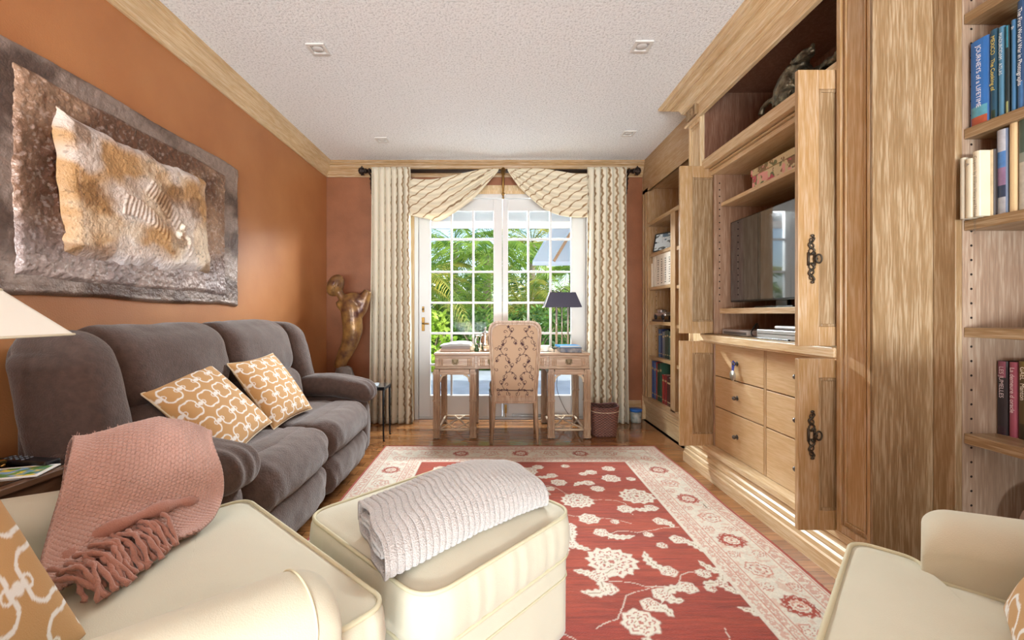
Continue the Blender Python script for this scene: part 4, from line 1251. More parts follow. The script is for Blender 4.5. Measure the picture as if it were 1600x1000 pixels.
# ================================================================= STATUE, PEDESTAL, SMALL TABLE
M_statue = pm('gilded_carved_wood', '#a07a44', .32, .25, var=.5, vscale=11, var2='#4c2a26', bump=.25, bscale=30)
pd = thing('pedestal', 'dark pedestal behind the sofa arm carrying the carved statue', 'pedestal', (-1.44, 4.12, 0))
MB().box(-1.56, -1.32, 4.0, 4.24, 0, .03).box(-1.54, -1.34, 4.02, 4.22, .03, .44).box(-1.56, -1.32, 4.0, 4.24, .44, .47).obj('column', pm('dark_stained_wood', '#33211a', .35, coat=.3), pd, bevel=.004)
def sp(X, Y, y=4.12): return pix(X, Y, y)
sb = MB()
def blob(pts, rad, flat=.75, n=16):
    P = spl([tuple(p) for p in pts], 22); R = np.interp(np.linspace(0, 1, 22), np.linspace(0, 1, len(rad)), rad)
    vs = []
    for i, p in enumerate(P):
        t = Vector(P[min(i+1, 21)])-Vector(P[max(i-1, 0)]); t.normalize()
        s_ = Vector((t.z, 0, -t.x)).normalized()
        for k in range(n):
            a = 2*math.pi*k/n; vs.append(Vector(p)+s_*math.cos(a)*R[i]+Vector((0, 1, 0))*math.sin(a)*R[i]*flat)
    sb.add(vs, [(i*n+k, i*n+(k+1) % n, (i+1)*n+(k+1) % n, (i+1)*n+k) for i in range(21) for k in range(n)]+[tuple(reversed(range(n))), tuple(21*n+k for k in range(n))])
blob([sp(531, 575), sp(534, 562), sp(545, 540), sp(551, 517), sp(550, 498), sp(549, 483), sp(546, 468)], [.055, .062, .075, .095, .098, .105, .075])
blob([sp(538, 470), sp(550, 468), sp(562, 470), sp(568, 466)], [.055, .068, .074, .055])
blob([sp(556, 492), sp(564, 480), sp(570, 465), sp(575, 454)], [.068, .068, .056, .036])
blob([sp(540, 482), sp(531, 474), sp(529, 470)], [.06, .04, .02])
sb.ball(sp(524, 446), .078, .075, .112, 16, 12, rot=Matrix.Rotation(math.radians(24), 3, 'Y'))
sb.tube([sp(527, 452), sp(534, 464), sp(541, 476)], .038, 10)
st_ = thing('statue', 'gilded carved wood figure with tilted head and raised shoulder in the corner', 'statue', (-1.44, 4.12, .47))
so = sb.obj('figure', M_statue, st_, smooth=True)
rmod = so.modifiers.new('remesh', 'REMESH'); rmod.mode = 'VOXEL'; rmod.voxel_size = .007; rmod.use_smooth_shade = True
sm = so.modifiers.new('smooth', 'SMOOTH'); sm.iterations = 7; sm.factor = .6
fc = MB(); hc = sp(524, 446)
fr_ = Matrix.Rotation(math.radians(24), 3, 'Y')
def fp(x, y, z): return hc+fr_ @ Vector((x, y, z))
fc.tube([fp(.022, -.078, .045), fp(.028, -.090, -.005), fp(.030, -.084, -.020)], [.006, .010, .006], 8)
for s in (-.022, .072*.0+.055):
    fc.tube([fp(s-.012, -.070+abs(s-.02)*.25, .016), fp(s, -.076+abs(s-.02)*.25, .022), fp(s+.012, -.068+abs(s-.02)*.25, .016)], .004, 6)
fc.tube([fp(.010, -.070, -.050), fp(.028, -.076, -.046), fp(.044, -.068, -.050)], .005, 6)
fc.obj('face_carving', M_statue, st_, smooth=True)
MB().lathe([(.10, 0), (.105, .03), (.09, .075), (.075, .12), (.05, .14)], (-1.46, 4.12, .47), 12, sx=1, sy=.8).obj('rock_base', pm('grey_marble', '#8d8480', .35, var=.5, vscale=14, bump=.3, bscale=40), st_, smooth=True)

M_iron = pm('black_iron', '#1c1f22', .4, .6)
tb = thing('side_table', 'small black metal side table with a glass top beyond the sofa', 'side table', (-1.15, 3.86, 0))
X0, X1, Ya, Yb_, zt = -1.30, -.975, 3.735, 3.975, .475
MB().box(X0, X1, Ya, Ya+.016, zt-.03, zt-.006).box(X0, X1, Yb_-.016, Yb_, zt-.03, zt-.006).box(X0, X0+.016, Ya+.016, Yb_-.016, zt-.03, zt-.006).box(X1-.016, X1, Ya+.016, Yb_-.016, zt-.03, zt-.006).obj('table_frame', M_iron, tb, bevel=.002)
MB().box(X0-.004, X1+.004, Ya-.004, Yb_+.004, zt-.006, zt).obj('glass_top', pm('smoked_glass', '#3d474c', .06, .2, coat=1), tb, bevel=.001)
for x in (X0+.010, X1-.010):
    for y in (Ya+.010, Yb_-.010):
        MB().tube([(x, y, zt-.03), (x, y, .25), (x+.004, y-.004, .012), (x+.01, y-.006, 0)], [.009, .008, .007, .009], 8).obj('leg', M_iron, tb, smooth=True)
flatbox('magazine', 'pale magazine lying on the small black metal table', 'magazine', (-1.12, 3.83, zt+.0005), .14, .18, .008, .2, pm('magazine_cover', '#b9c4cc', .3, var=.3, vscale=20), .001)

# ================================================================= CURTAINS
def curtain_mat(name, base, freq=.018, wd=.075):
    m, nt, N, L, b = new_mat(name)
    a = N.new('ShaderNodeAttribute'); a.attribute_name = 'Col'
    sep = N.new('ShaderNodeSeparateColor'); L.new(a.outputs['Color'], sep.inputs[0])
    def math_(op, x, y=None, z=None):
        n = N.new('ShaderNodeMath'); n.operation = op
        for i, q in enumerate((x, y, z)):
            if q is None: continue
            if hasattr(q, 'links'): L.new(q, n.inputs[i])
            else: n.inputs[i].default_value = q
        return n.outputs[0]
    s, v, ln = sep.outputs[0], sep.outputs[1], sep.outputs[2]
    wob = math_('MULTIPLY', math_('SINE', math_('MULTIPLY', v, 2*math.pi/.060)), .035)
    wob2 = math_('MULTIPLY', math_('SINE', math_('MULTIPLY', v, 2*math.pi/.17)), .05)
    f = math_('FRACT', math_('ADD', math_('ADD', s, wob), wob2))
    d = math_('ABSOLUTE', math_('SUBTRACT', f, .5))
    line = math_('LESS_THAN', d, wd)
    core = math_('LESS_THAN', math_('ABSOLUTE', math_('SUBTRACT', d, wd*1.25)), wd*.35)
    tc = N.new('ShaderNodeTexCoord'); nz = N.new('ShaderNodeTexNoise'); nz.inputs['Scale'].default_value = 60
    L.new(tc.outputs['Object'], nz.inputs['Vector'])
    m1 = N.new('ShaderNodeMix'); m1.data_type = 'RGBA'; m1.inputs[6].default_value = hxa(base); m1.inputs[7].default_value = hxa('#8d6636')
    L.new(math_('MULTIPLY', line, math_('ADD', .55, math_('MULTIPLY', nz.outputs['Fac'], .6))), m1.inputs[0])
    m2 = N.new('ShaderNodeMix'); m2.data_type = 'RGBA'; m2.inputs[7].default_value = hxa('#d0b27c')
    L.new(m1.outputs[2], m2.inputs[6]); L.new(math_('MULTIPLY', core, .25), m2.inputs[0])
    L.new(m2.outputs[2], b.inputs['Base Color'])
    b.inputs['Roughness'].default_value = .75; b.inputs['Sheen Weight'].default_value = .15
    bp = N.new('ShaderNodeBump'); bp.inputs['Strength'].default_value = .25; bp.inputs['Distance'].default_value = .004
    L.new(line, bp.inputs['Height']); L.new(bp.outputs[0], b.inputs['Normal'])
    # thin cloth lets some daylight through
    tl = N.new('ShaderNodeBsdfTranslucent'); L.new(m2.outputs[2], tl.inputs[0])
    mx = N.new('ShaderNodeMixShader'); mx.inputs[0].default_value = .18
    L.new(b.outputs[0], mx.inputs[1]); L.new(tl.outputs[0], mx.inputs[2]); L.new(mx.outputs[0], N['Material Output'].inputs['Surface'])
    return m
M_cur = curtain_mat('striped_curtain', '#e8dfc9', wd=.068)
def panel(label, x0, x1, z0, z1, yc, nf, nst, flare, seed):
    nu, nv = 260, 60
    u = np.linspace(0, 1, nu)[:, None]*np.ones((1, nv)); v = np.ones((nu, 1))*np.linspace(0, 1, nv)[None, :]   # v: 0 bottom, 1 top
    z = z0+(z1-z0)*v
    w = u*nf*2*math.pi
    amp = (.022+.016*(1-v))*(.7+.6*vnoise(u*nf*1.0, v*1.5, seed))
    fold = np.sin(w+.5*np.sin(v*3+seed)+1.2*(fbm(u*3, v*1.2, 2, seed)-.5)*(1-v)*2)
    y = yc+amp*fold
    x = x0+(x1-x0)*u+.010*np.cos(w)*1.0+flare*(1-v)**2*(u-.5)*2
    y = np.where(v > .985, yc-.01+.006*fold, y)
    s = u*nst+.12
    c = np.stack([s, z, v*0], -1)
    t = thing('window_curtain', label, 'curtain', ((x0+x1)/2, yc, z0), group=None)
    grid_obj('drape', np.stack([x, y, z], -1), M_cur, t, col=c, solid=.003)
    hm = MB(); hm.tube([(x[i, 0], y[i, 0]-.002, z0+.055) for i in range(0, nu, 2)], .0016, 5)
    hm.obj('hem_stitch', pm('hem_thread', '#c9ba98', .9), t, smooth=True)
    MB().tube([(x[i, -1], yc-.004, z1-.012) for i in range(0, nu, 4)], .006, 6).obj('heading', pm('heading_tape', '#ddceaa', .9), t, smooth=True)
    for k in range(3):
        MB().tube([(x0+(x1-x0)*(.2+.3*k)+.024*math.cos(a), 4.40, 2.58+.024*math.sin(a)) for a in np.linspace(0, 2*math.pi, 18)[:-1]], .003, 6, closed=True).obj('curtain_ring', M_bronze, t, smooth=True)
    return t
panel('cream striped curtain panel with brown wavy cords, on the statue side of the door', -1.268, -.858, .006, 2.594, 4.345, 6.5, 7, .03, 3)
panel('cream striped curtain panel with brown wavy cords, on the bookcase side of the door', .915, 1.335, .006, 2.594, 4.345, 6.5, 6, .01, 8)
def swag(label, top, bot, yc, sgn, seed):
    nu, nv = 90, 110
    def curve(pts, n):
        P = spl([(p[0], 0, p[1]) for p in pts], n); return P
    Tc, Bc = curve(top, nu), curve(bot, nu)
    v = np.linspace(0, 1, nv)[None, :]; u = np.linspace(0, 1, nu)[:, None]
    X = Tc[:, 0:1]*(1-v)+Bc[:, 0:1]*v; Zz = Tc[:, 2:3]*(1-v)+Bc[:, 2:3]*v
    spread = np.abs(Tc[:, 2:3]-Bc[:, 2:3])+np.abs(Tc[:, 0:1]-Bc[:, 0:1])
    fade = np.clip(spread/.3, .12, 1)
    fo = np.sin(v*2*math.pi*5+seed+.8*u)
    Y = yc-.03*np.sin(math.pi*v)*fade-.017*fo*fade-.02*v
    Zz = Zz-.006*fade*np.cos(v*2*math.pi*5+seed)
    s = (Zz*10.5-sgn*X*7.0*0-(-X if sgn > 0 else -X)*-7.5*1.0)+.10*fo
    c = np.stack([s, X*.8, Zz*0], -1)
    t = thing('curtain_swag', label, 'curtain', (float(X.mean()), yc, float(Bc[:, 2].min())))
    grid_obj('draped_cloth', np.stack([X, Y, Zz], -1), M_swag, t, col=c, solid=.003)
    MB().tube([(Bc[i, 0], yc-.02+.0*i, Bc[i, 2]) for i in range(nu)], .004, 6).obj('edge_binding', pm('swag_binding', '#e9dfc6', .8), t, smooth=True)
M_swag = curtain_mat('striped_swag', '#ece2ca', wd=.07)
swag('cream striped scarf swag between the statue side curtain and the centre bracket', [(-.875, 2.50), (-.75, 2.488), (-.60, 2.495), (-.31, 2.555), (-.12, 2.590), (.030, 2.590)],
     [(-.875, 2.12), (-.70, 2.08), (-.552, 2.065), (-.26, 2.26), (-.097, 2.43), (.020, 2.565)], 4.37, 1, 0)
swag('cream striped scarf swag between the centre bracket and the bookcase side curtain', [(.117, 2.590), (.30, 2.592), (.48, 2.588), (.64, 2.565), (.80, 2.54), (.93, 2.537)],
     [(.120, 2.57), (.24, 2.40), (.448, 2.21), (.60, 2.13), (.76, 2.095), (.93, 2.095)], 4.37, -1, 1)
rd = thing('curtain_rod', 'dark bronze curtain rod with pinecone finials under the crown moulding', 'curtain rod', (.04, 4.40, 2.3))
M_rod = pm('dark_rod_bronze', '#3b302a', .4, .6, bump=.3, bscale=120)
MB().tube([(-1.33, 4.405, 2.58), (1.415, 4.405, 2.58)], .019, 12).obj('rod', M_rod, rd, smooth=True)
for x, s in ((-1.33, -1), (1.405, 1)):
    f = MB().tube([(x, 4.405, 2.58), (x+s*.012, 4.405, 2.58), (x+s*.02, 4.405, 2.58), (x+s*.045, 4.405, 2.58), (x+s*.075, 4.405, 2.58), (x+s*.085, 4.405, 2.58)], [.024, .027, .014, .043, .028, .004], 14)
    for k in range(18):
        q = k/18; a = k*2.4; r = .043*math.sin(math.pi*(.25+.7*q))
        f.ball((x+s*(.028+.05*q), 4.405+r*math.cos(a), 2.58+r*math.sin(a)), .008, .008, .008, 6, 4)
    f.obj('finial', M_rod, rd, smooth=True)
for x in (-1.30, 1.365):
    b = MB().tube([(x, 4.52, 2.54), (x, 4.46, 2.545), (x, 4.41, 2.555), (x, 4.395, 2.565)], .009, 8).tube([(x+.0, 4.405+.024*math.cos(a), 2.58+.024*math.sin(a)) for a in np.linspace(0, 2*math.pi, 14)[:-1]], .006, 6, closed=True)
    b.tube([(x, 4.515, 2.55), (x, 4.50, 2.48), (x, 4.512, 2.42), (x, 4.515, 2.35)], [.018, .022, .018, .006], 8)
    for z in (2.53, 2.48, 2.43, 2.38): b.ball((x, 4.495, z), .028-.2*(2.53-z)*.5, .014, .018, 8, 6)
    b.obj('bracket', M_rod, rd, smooth=True)
b = MB().tube([(.073, 4.52, 2.56), (.073, 4.44, 2.60), (.073, 4.385, 2.60), (.073, 4.375, 2.57)], .008, 8).tube([(.073, 4.375, 2.60), (.073, 4.37, 2.50), (.073, 4.38, 2.42), (.073, 4.40, 2.34)], [.010, .013, .012, .010], 8)
b.ball((.073, 4.395, 2.34), .018, .014, .02).ball((.073, 4.395, 2.305), .012, .010, .016).tube([(.073+.02*math.cos(a), 4.37, 2.565+.04*math.sin(a)) for a in np.linspace(0, 2*math.pi, 16)[:-1]], .005, 6, closed=True)
b.obj('centre_bracket', M_brass, rd, smooth=True)
# ================================================================= DESK
M_abr = pm('antique_brass', '#62513a', .42, .7)
def desk_wood(axis): return oak(axis, 'desk')
M_ratt = pm('whitewashed_rattan', '#d9c2a4', .45, var=.15, vscale=40)
dk = thing('writing_desk', 'pickled oak writing desk with bamboo style pedestal legs before the french doors', 'desk', (.14, 4.1, 0))
dx0, dx1, dy0, dy1 = -.552, .836, 3.80, 4.42
MB().box(dx0, dx1, dy0, dy1, .745, .766).obj('desktop', oak('x', 'desk'), dk, bevel=.005)
MB().box(dx0+.008, dx1-.008, dy0+.012, dy1-.008, .622, .744).obj('case', oak('x', 'desk'), dk, bevel=.004)
for x0, x1, pull in ((-.535, -.189, 1), (-.165, .447, 0), (.471, .819, 1)):
    d = MB().box(x0, x1, dy0-.002, dy0+.011, .635, .735)
    d.box(x0, x1, dy0-.010, dy0-.002, .728, .735).box(x0, x1, dy0-.010, dy0-.002, .635, .642).box(x0, x0+.007, dy0-.010, dy0-.002, .642, .728).box(x1-.007, x1, dy0-.010, dy0-.002, .642, .728)
    for xa in (x0+.030, x0+.045, x0+.060, x1-.030, x1-.045, x1-.060): d.tube([(xa, dy0-.003, .655), (xa, dy0-.003, .715)], .0055, 8)
    d.tube([(x0+.018, dy0-.003, .650), (x1-.018, dy0-.003, .650)], .004, 6).tube([(x0+.018, dy0-.003, .720), (x1-.018, dy0-.003, .720)], .004, 6)
    o = d.obj('drawer', oak('x', 'desk'), dk, bevel=.0015)
    for xc in ([(x0+x1)/2] if pull else [x0+.12, x1-.12]):
        h = MB().box(xc-.030, xc+.030, dy0-.006, dy0-.003, .672, .712).box(xc-.020, xc+.020, dy0-.0065, dy0-.0035, .662, .673)
        ho = h.obj('pull_plate', M_abr, o, bevel=.003)
        MB().tube([(xc+.019*math.cos(a), dy0-.012, .698+.024*math.sin(a)) for a in np.linspace(math.pi, 2*math.pi, 14)], .0032, 6).ball((xc-.019, dy0-.010, .699), .005).ball((xc+.019, dy0-.010, .699), .005).obj('bail_handle', M_abr, ho, smooth=True)
for px0, px1 in ((-.560, -.176), (.462, .843)):
    L_ = .060
    ped = MB().box(px0+L_, px1-L_, dy0+.004, dy0+.05, .572, .620).box(px0+L_, px1-L_, dy1-.06, dy1-.02, .572, .620).box(px0+.01, px0+.05, dy0+.055, dy1-.07, .572, .620).box(px1-.05, px1-.01, dy0+.055, dy1-.07, .572, .620)
    ped.obj('pedestal_rail', oak('x', 'desk'), dk, bevel=.003)
    for xa in (px0, px1-L_):
        for ya in (dy0+.002, dy1-L_-.008):
            l = MB().box(xa+.006, xa+L_-.006, ya+.006, ya+L_-.006, .008, .620)
            for q in (.014, .030, .046):   # reeding
                l.tube([(xa+q, ya+.006, .03), (xa+q, ya+.006, .600)], .0065, 6).tube([(xa+q, ya+L_-.006, .03), (xa+q, ya+L_-.006, .600)], .0065, 6)
                l.tube([(xa+.006, ya+q, .03), (xa+.006, ya+q, .600)], .0065, 6).tube([(xa+L_-.006, ya+q, .03), (xa+L_-.006, ya+q, .600)], .0065, 6)
            for zz in (.012, .085, .335, .575):
                l.box(xa-.002, xa+L_+.002, ya-.002, ya+L_+.002, zz, zz+.012).box(xa, xa+L_, ya, ya+L_, zz+.016, zz+.022)
            lo = l.obj('leg', oak('z', 'desk'), dk)
            MB().lathe([(.02, 0), (.022, .008)], (xa+L_/2, ya+L_/2, 0), 12).obj('glide', pm('nickel', '#b9b6b0', .25, 1), lo, smooth=True)
    for ya in (dy0+.03, dy1-.04):
        for s, xc in ((1, px0+L_), (-1, px1-L_)):
            MB().tube([(xc+s*(.052-.052*math.cos(a)), ya, .505+.065*math.sin(a)) for a in np.linspace(0, math.pi/2, 10)], .010, 8).obj('corner_bracket', M_ratt, dk, smooth=True)
    z = .074
    a_, b_, c_, d_ = (px0+.045, dy0+.045), (px1-.045, dy0+.045), (px1-.045, dy1-.05), (px0+.045, dy1-.05)
    for p, q in ((a_, b_), (b_, c_), (c_, d_), (d_, a_)):
        MB().tube([(p[0], p[1], z), (q[0], q[1], z)], .010, 8).obj('stretcher', M_ratt, dk, smooth=True)
    xm = (px0+px1)/2; ym = (dy0+dy1)/2
    fr2 = MB()
    fr2.tube([(a_[0], a_[1], z), (xm+.05, d_[1], z)], .008, 8).tube([(b_[0], b_[1], z), (xm-.05, d_[1], z)], .008, 8).tube([(d_[0], ym+.1, z), (xm, a_[1], z)], .006, 8).tube([(c_[0], ym+.1, z), (xm, a_[1], z)], .006, 8)
    fr2.obj('fretwork', M_ratt, dk, smooth=True)

# ================================================================= DESK CHAIR
ch = thing('desk_chair', 'pickled wood dining style chair with vine embroidered back tucked at the desk', 'chair', (.16, 3.66, 0))
wz = oak('z', 'desk')
cx = .160
def bk(z): return 3.672-.085*(z-.37)     # rear plane recline towards the camera
out_ = []
for x, z in round_poly([(cx-.190, .345), (cx+.190, .345), (cx+.232, 1.055), (cx-.232, 1.055)], [.01, .01, .10, .10], 12): out_.append((x, z))
outline = resample(out_, 140); inner = np.array([(cx+(x-cx)*.845, .70+(z-.70)*.895 if z > .70 else .70+(z-.70)*.80) for x, z in outline])
G = []
for d, off in ((outline, 0), (outline, .034), (inner, .034), (inner, 0)):
    G.append([(x, bk(z)+off, z) for x, z in d])
G.append(G[0])
bf = grid_obj('back_frame', np.array(G), wz, ch, closev=True, smooth=False)
bb = bf.modifiers.new('bevel', 'BEVEL'); bb.width = .004; bb.segments = 2
for f, o_ in ((.93, -.003),):
    ring = [(cx+(x-cx)*.93, bk(z)+o_, .70+(z-.70)*.945) for x, z in outline]
    MB().tube(ring, .004, 6, closed=True).obj('bead_moulding', wz, bf, smooth=True)
# vine embroidery
nu_, nv_ = 190, 290
wI, z0I, z1I = .385, .405, 1.02
Xp, Zp = np.meshgrid(np.linspace(-wI/2, wI/2, nu_), np.linspace(z0I, z1I, nv_), indexing='ij')
tan = np.array(hx('#b4967a')); pur = np.array(hx('#3a1f28'))
ink = np.zeros(Xp.shape)
def vpoly(pts, wd):
    global ink
    xs_, zs_ = [p[0] for p in pts], [p[1] for p in pts]
    m_ = (Xp > min(xs_)-.01) & (Xp < max(xs_)+.01) & (Zp > min(zs_)-.01) & (Zp < max(zs_)+.01)
    if not m_.any(): return
    d = poly_dist(Xp[m_], Zp[m_], pts)
    ink[m_] = np.maximum(ink[m_], sstep(wd+.0012, wd-.0006, d))
def spiral(cx_, cz_, r, a0, turns, sgn, wd=.0018):
    pts = []
    for q in np.linspace(0, 1, 34):
        a = a0+sgn*q*turns*2*math.pi; rr = r*(1-q*.82); pts.append((cx_+rr*math.cos(a), cz_+rr*math.sin(a)))
    vpoly(pts, wd); return pts
def star(cx_, cz_, r, rot=0):
    for k in range(5):
        a = rot+k*2*math.pi/5
        vpoly([(cx_, cz_), (cx_+r*.6*math.cos(a), cz_+r*.6*math.sin(a))], .0034)
        vpoly([(cx_, cz_), (cx_+r*math.cos(a), cz_+r*math.sin(a))], .0013)
def motif(ox, oz, m=1):
    f = lambda dx: ox+m*dx
    stem = spl([(f(-.05), oz-.10, 0), (f(-.035), oz-.055, 0), (f(.005), oz-.035, 0), (f(.045), oz-.045, 0), (f(.06), oz-.085, 0)], 24)
    vpoly([(p[0], p[1]) for p in stem], .0020)
    vpoly([(p[0], p[1]) for p in spl([(f(0), oz-.035, 0), (f(.02), oz-.005, 0), (f(.018), oz+.025, 0), (f(0), oz+.045, 0)], 14)], .0020)
    A = lambda a: a if m > 0 else math.pi-a
    spiral(f(.03), oz+.030, .024, A(math.pi), .95, m, .0019)
    spiral(f(-.045), oz-.075, .026, A(.5), .95, -m, .0019)
    spiral(f(.052), oz-.08, .022, A(1.2), .9, -m, .0019)
    spiral(f(-.028), oz+.005, .018, A(0), .85, m, .0019)
    star(f(0), oz+.048, .015, .3); star(f(.062), oz-.092, .014, 1)
    for px, pz, a in ((-.022, -.042, 2.2), (.028, -.04, -1.2), (.02, .008, .3), (-.05, -.1, 3.9)):
        for da in (-.5, .5): vpoly([(f(px), oz+pz), (f(px)+.014*math.cos(A(a)+da), oz+pz+.014*math.sin(A(a)+da))], .0026)
for r_ in range(4):
    for c_i in range(2):
        motif(-.085+c_i*.175+(.03 if r_ % 2 else -.02), .505+r_*.150, 1 if (r_+c_i) % 2 else -1)
for q in range(6): spiral(-.17+.34*(q % 2), .46+.18*(q//2), .018, q*1.3, .9, (-1)**q, .0019)
colr = tan*(1-ink[..., None])+pur*ink[..., None]
bulge = .014*np.clip(1-(Xp/(wI/2))**2, 0, 1)**.5*np.clip(1-((Zp-.7125)/(.3075))**2, 0, 1)**.5
mask = np.array([[1]])
Yp = (3.672-.085*(Zp-.37))+.010-bulge
# trim the panel to the rounded frame opening
corner = .085
ax_ = np.abs(Xp)*(1+.0*Zp); wloc = (.158+.037*(Zp-.40)/.62)
Xs = Xp/(wI/2)*wloc
zc = Zp.copy(); top = Zp > 1.02-corner
q_ = np.clip((np.abs(Xs)-(wloc-corner))/corner, 0, 1); lim = 1.02-corner+corner*np.sqrt(1-q_**2)
Zs = np.where(Zp > .8, .8+(Zp-.8)*(lim-.8)/(1.02-.8), Zp)
M_emb = pm('embroidered_linen', '#ffffff', .9, attr=True, bump=.15, bscale=500)
Gp = np.stack([cx+Xs, Yp, Zs], -1)
grid_obj('back_upholstery', Gp, M_emb, ch, col=colr, solid=.012)
MB().tube([(cx-.155, bk(.46)-.006, .462), (cx, bk(.46)-.008, .460), (cx+.155, bk(.46)-.006, .462)], .0028, 6).obj('seat_seam', pm('vine_purple', '#3a1f28', .8), ch, smooth=True)
for s in (-1, 1):
    MB().tube([(cx+s*.180, 3.680, .36), (cx+s*.186, 3.682, .20), (cx+s*.198, 3.655, .0)], [(.020, .020), (.018, .018), (.011, .011)], 10).obj('leg', wz, ch, smooth=True)
    MB().tube([(cx+s*.205, 4.10, .38), (cx+s*.210, 4.11, .30), (cx+s*.212, 4.115, .0)], [(.023, .023), (.019, .019), (.012, .012)], 10).obj('leg', wz, ch, smooth=True)
MB().box(cx-.185, cx+.185, 3.67, 3.70, .345, .40).box(cx-.215, cx+.215, 4.09, 4.12, .345, .40).bar((cx-.19, 3.69, .372), (cx-.215, 4.10, .372), .024, .055).bar((cx+.19, 3.69, .372), (cx+.215, 4.10, .372), .024, .055).obj('seat_rail', wz, ch, bevel=.004)
MB().rbox((cx, 3.915, .435), (.45, .43, .085), .035, 16, fn=lambda p, a: (cx+(p.x-cx)*(.88+.12*(p.y-3.70)/.43), p.y, p.z+(.012*math.cos(a[0]*1.5)*math.cos(a[1]*1.5) if a[2] > 0 else 0))).obj('seat', pm('embroidered_linen_plain', '#c9ab8c', .9, var=.2, vscale=40), ch, smooth=True)

# ================================================================= THINGS ON THE DESK
zt = .766
def bookobj(name, label, cat, c, w, d, h, rz, cover, pages='#e9e1cf', group=None):
    """lying book: w along local x (spine at -x), d along y, h thick"""
    t = thing(name, label, cat, c, rotz=rz, group=group)
    m = cover if hasattr(cover, 'node_tree') else pm('cover_'+cover.strip('#'), cover, .5)
    b = MB().box(-w/2, w/2, -d/2, d/2, 0, .003).box(-w/2, w/2, -d/2, d/2, h-.003, h).box(-w/2-.002, -w/2+.004, -d/2, d/2, 0, h)
    b.obj('cover', m, t, bevel=.001)
    MB().box(-w/2+.004, w/2-.004, -d/2+.004, d/2-.004, .003, h-.003).obj('pages', pm('paper_'+pages.strip('#'), pages, .8, bump=.3, bscale=200), t)
    return t
bookobj('book', 'tan clothbound book at the bottom of the pile on the desk', 'book', (-.37, 4.03, zt), .20, .27, .024, math.radians(88), '#a98a74', group='books on the desk pile')
bookobj('book', 'grey brown book in the middle of the pile on the desk', 'book', (-.375, 4.04, zt+.0242), .19, .26, .022, math.radians(92), '#7d6a63', group='books on the desk pile')
wp = thing('paper_stack', 'loose white papers curling on top of the desk book pile', 'papers', (-.37, 4.02, zt+.047))
for k in range(5):
    u_ = np.linspace(-1, 1, 24); v_ = np.linspace(-1, 1, 16); A_, B_ = np.meshgrid(u_, v_, indexing='ij')
    zz = zt+.048+.0045*k+(.032-.003*k)*np.clip(1-(A_-.25)**2*.9, 0, 1)*(.7+.3*B_)*(k/5+.25)
    grid_obj('sheet', np.stack([-.37+A_*(.145-.004*k)+.01*math.sin(k*2), 4.02+B_*.10, zz], -1), pm('white_paper', '#f3f0ee', .7), wp, solid=.001)
dsh = thing('bowl', 'small cream round pot on the desk beside the paper pile', 'bowl', (-.222, 4.0, zt))
MB().lathe([(.018, 0), (.03, .008), (.034, .025), (.028, .042), (.02, .048)], (-.222, 4.0, zt), 20).obj('body', pm('cream_ceramic', '#e0cfae', .3), dsh, smooth=True)
MB().lathe([(.022, .048), (.02, .055), (.006, .062), (.008, .068), (.001, .072)], (-.222, 4.0, zt), 16).obj('lid', MATS['cream_ceramic'], dsh, smooth=True)
gv = thing('figurine', 'small dark green glass figurine on the desk beside the silver coffee pot', 'figurine', (-.178, 3.95, zt))
MB().lathe([(.02, 0), (.024, .02), (.014, .035), (.018, .05), (.008, .062), (.001, .066)], (-.178, 3.95, zt), 14).obj('body', pm('green_glass', '#2f4a2c', .15), gv, smooth=True)
M_silver = pm('polished_silver', '#d5d3cf', .08, 1)
cp = thing('coffee_pot', 'polished silver coffee pot with a hinged lid on the desk', 'coffee pot', (-.10, 4.02, zt))
c_ = (-.10, 4.02, zt)
MB().lathe([(.045, 0), (.05, .004), (.046, .012), (.05, .03), (.055, .06), (.05, .10), (.04, .135), (.038, .15), (.042, .155)], c_, 28).obj('body', M_silver, cp, smooth=True)
MB().lathe([(.042, .155), (.038, .168), (.022, .180), (.008, .19), (.008, .20), (.013, .21), (.008, .222), (.001, .226)], c_, 24).obj('lid', M_silver, cp, smooth=True)
MB().tube([(c_[0]-.042, 4.02, zt+.135), (c_[0]-.075, 4.02, zt+.145), (c_[0]-.092, 4.02, zt+.11), (c_[0]-.085, 4.02, zt+.06), (c_[0]-.052, 4.02, zt+.04)], .006, 8).obj('handle', M_silver, cp, smooth=True)
MB().tube([(c_[0]+.048, 4.02, zt+.07), (c_[0]+.075, 4.02, zt+.10), (c_[0]+.09, 4.02, zt+.145)], [.014, .010, .007], 10).obj('spout', M_silver, cp, smooth=True)
# white porcelain on the right of the chair
po = thing('teacup', 'white porcelain cup with saucer on the desk behind the chair', 'cup', (.455, 3.97, zt))
MB().lathe([(.055, .004), (.04, .001), (.02, 0), (.001, 0)], (.455, 3.97, zt), 24).obj('saucer', pm('porcelain', '#f2eee6', .15), po, smooth=True)
MB().lathe([(.022, .003), (.03, .012), (.042, .035), (.045, .055), (.042, .055), (.038, .034), (.02, .010)], (.455, 3.97, zt), 24).tube([(.498, 3.97, zt+.045), (.515, 3.97, zt+.04), (.512, 3.97, zt+.022), (.492, 3.97, zt+.020)], .004, 6).obj('cup', MATS['porcelain'], po, smooth=True)
fg2 = thing('figurine', 'tiny dark bird figurine on the desk between cup and blue book', 'figurine', (.525, 3.88, zt))
MB().ball((.525, 3.88, zt+.034), .016, .010, .010).ball((.508, 3.88, zt+.045), .008).tube([(.54, 3.88, zt+.036), (.565, 3.88, zt+.044)], [.007, .002], 6).tube([(.525, 3.88, zt+.026), (.525, 3.88, zt)], .003, 6).obj('body', pm('dark_verdigris', '#27382c', .5), fg2, smooth=True)
bx = thing('storage_tin', 'patterned flat box on the desk under the bright blue book', 'box', (.66, 3.92, zt))
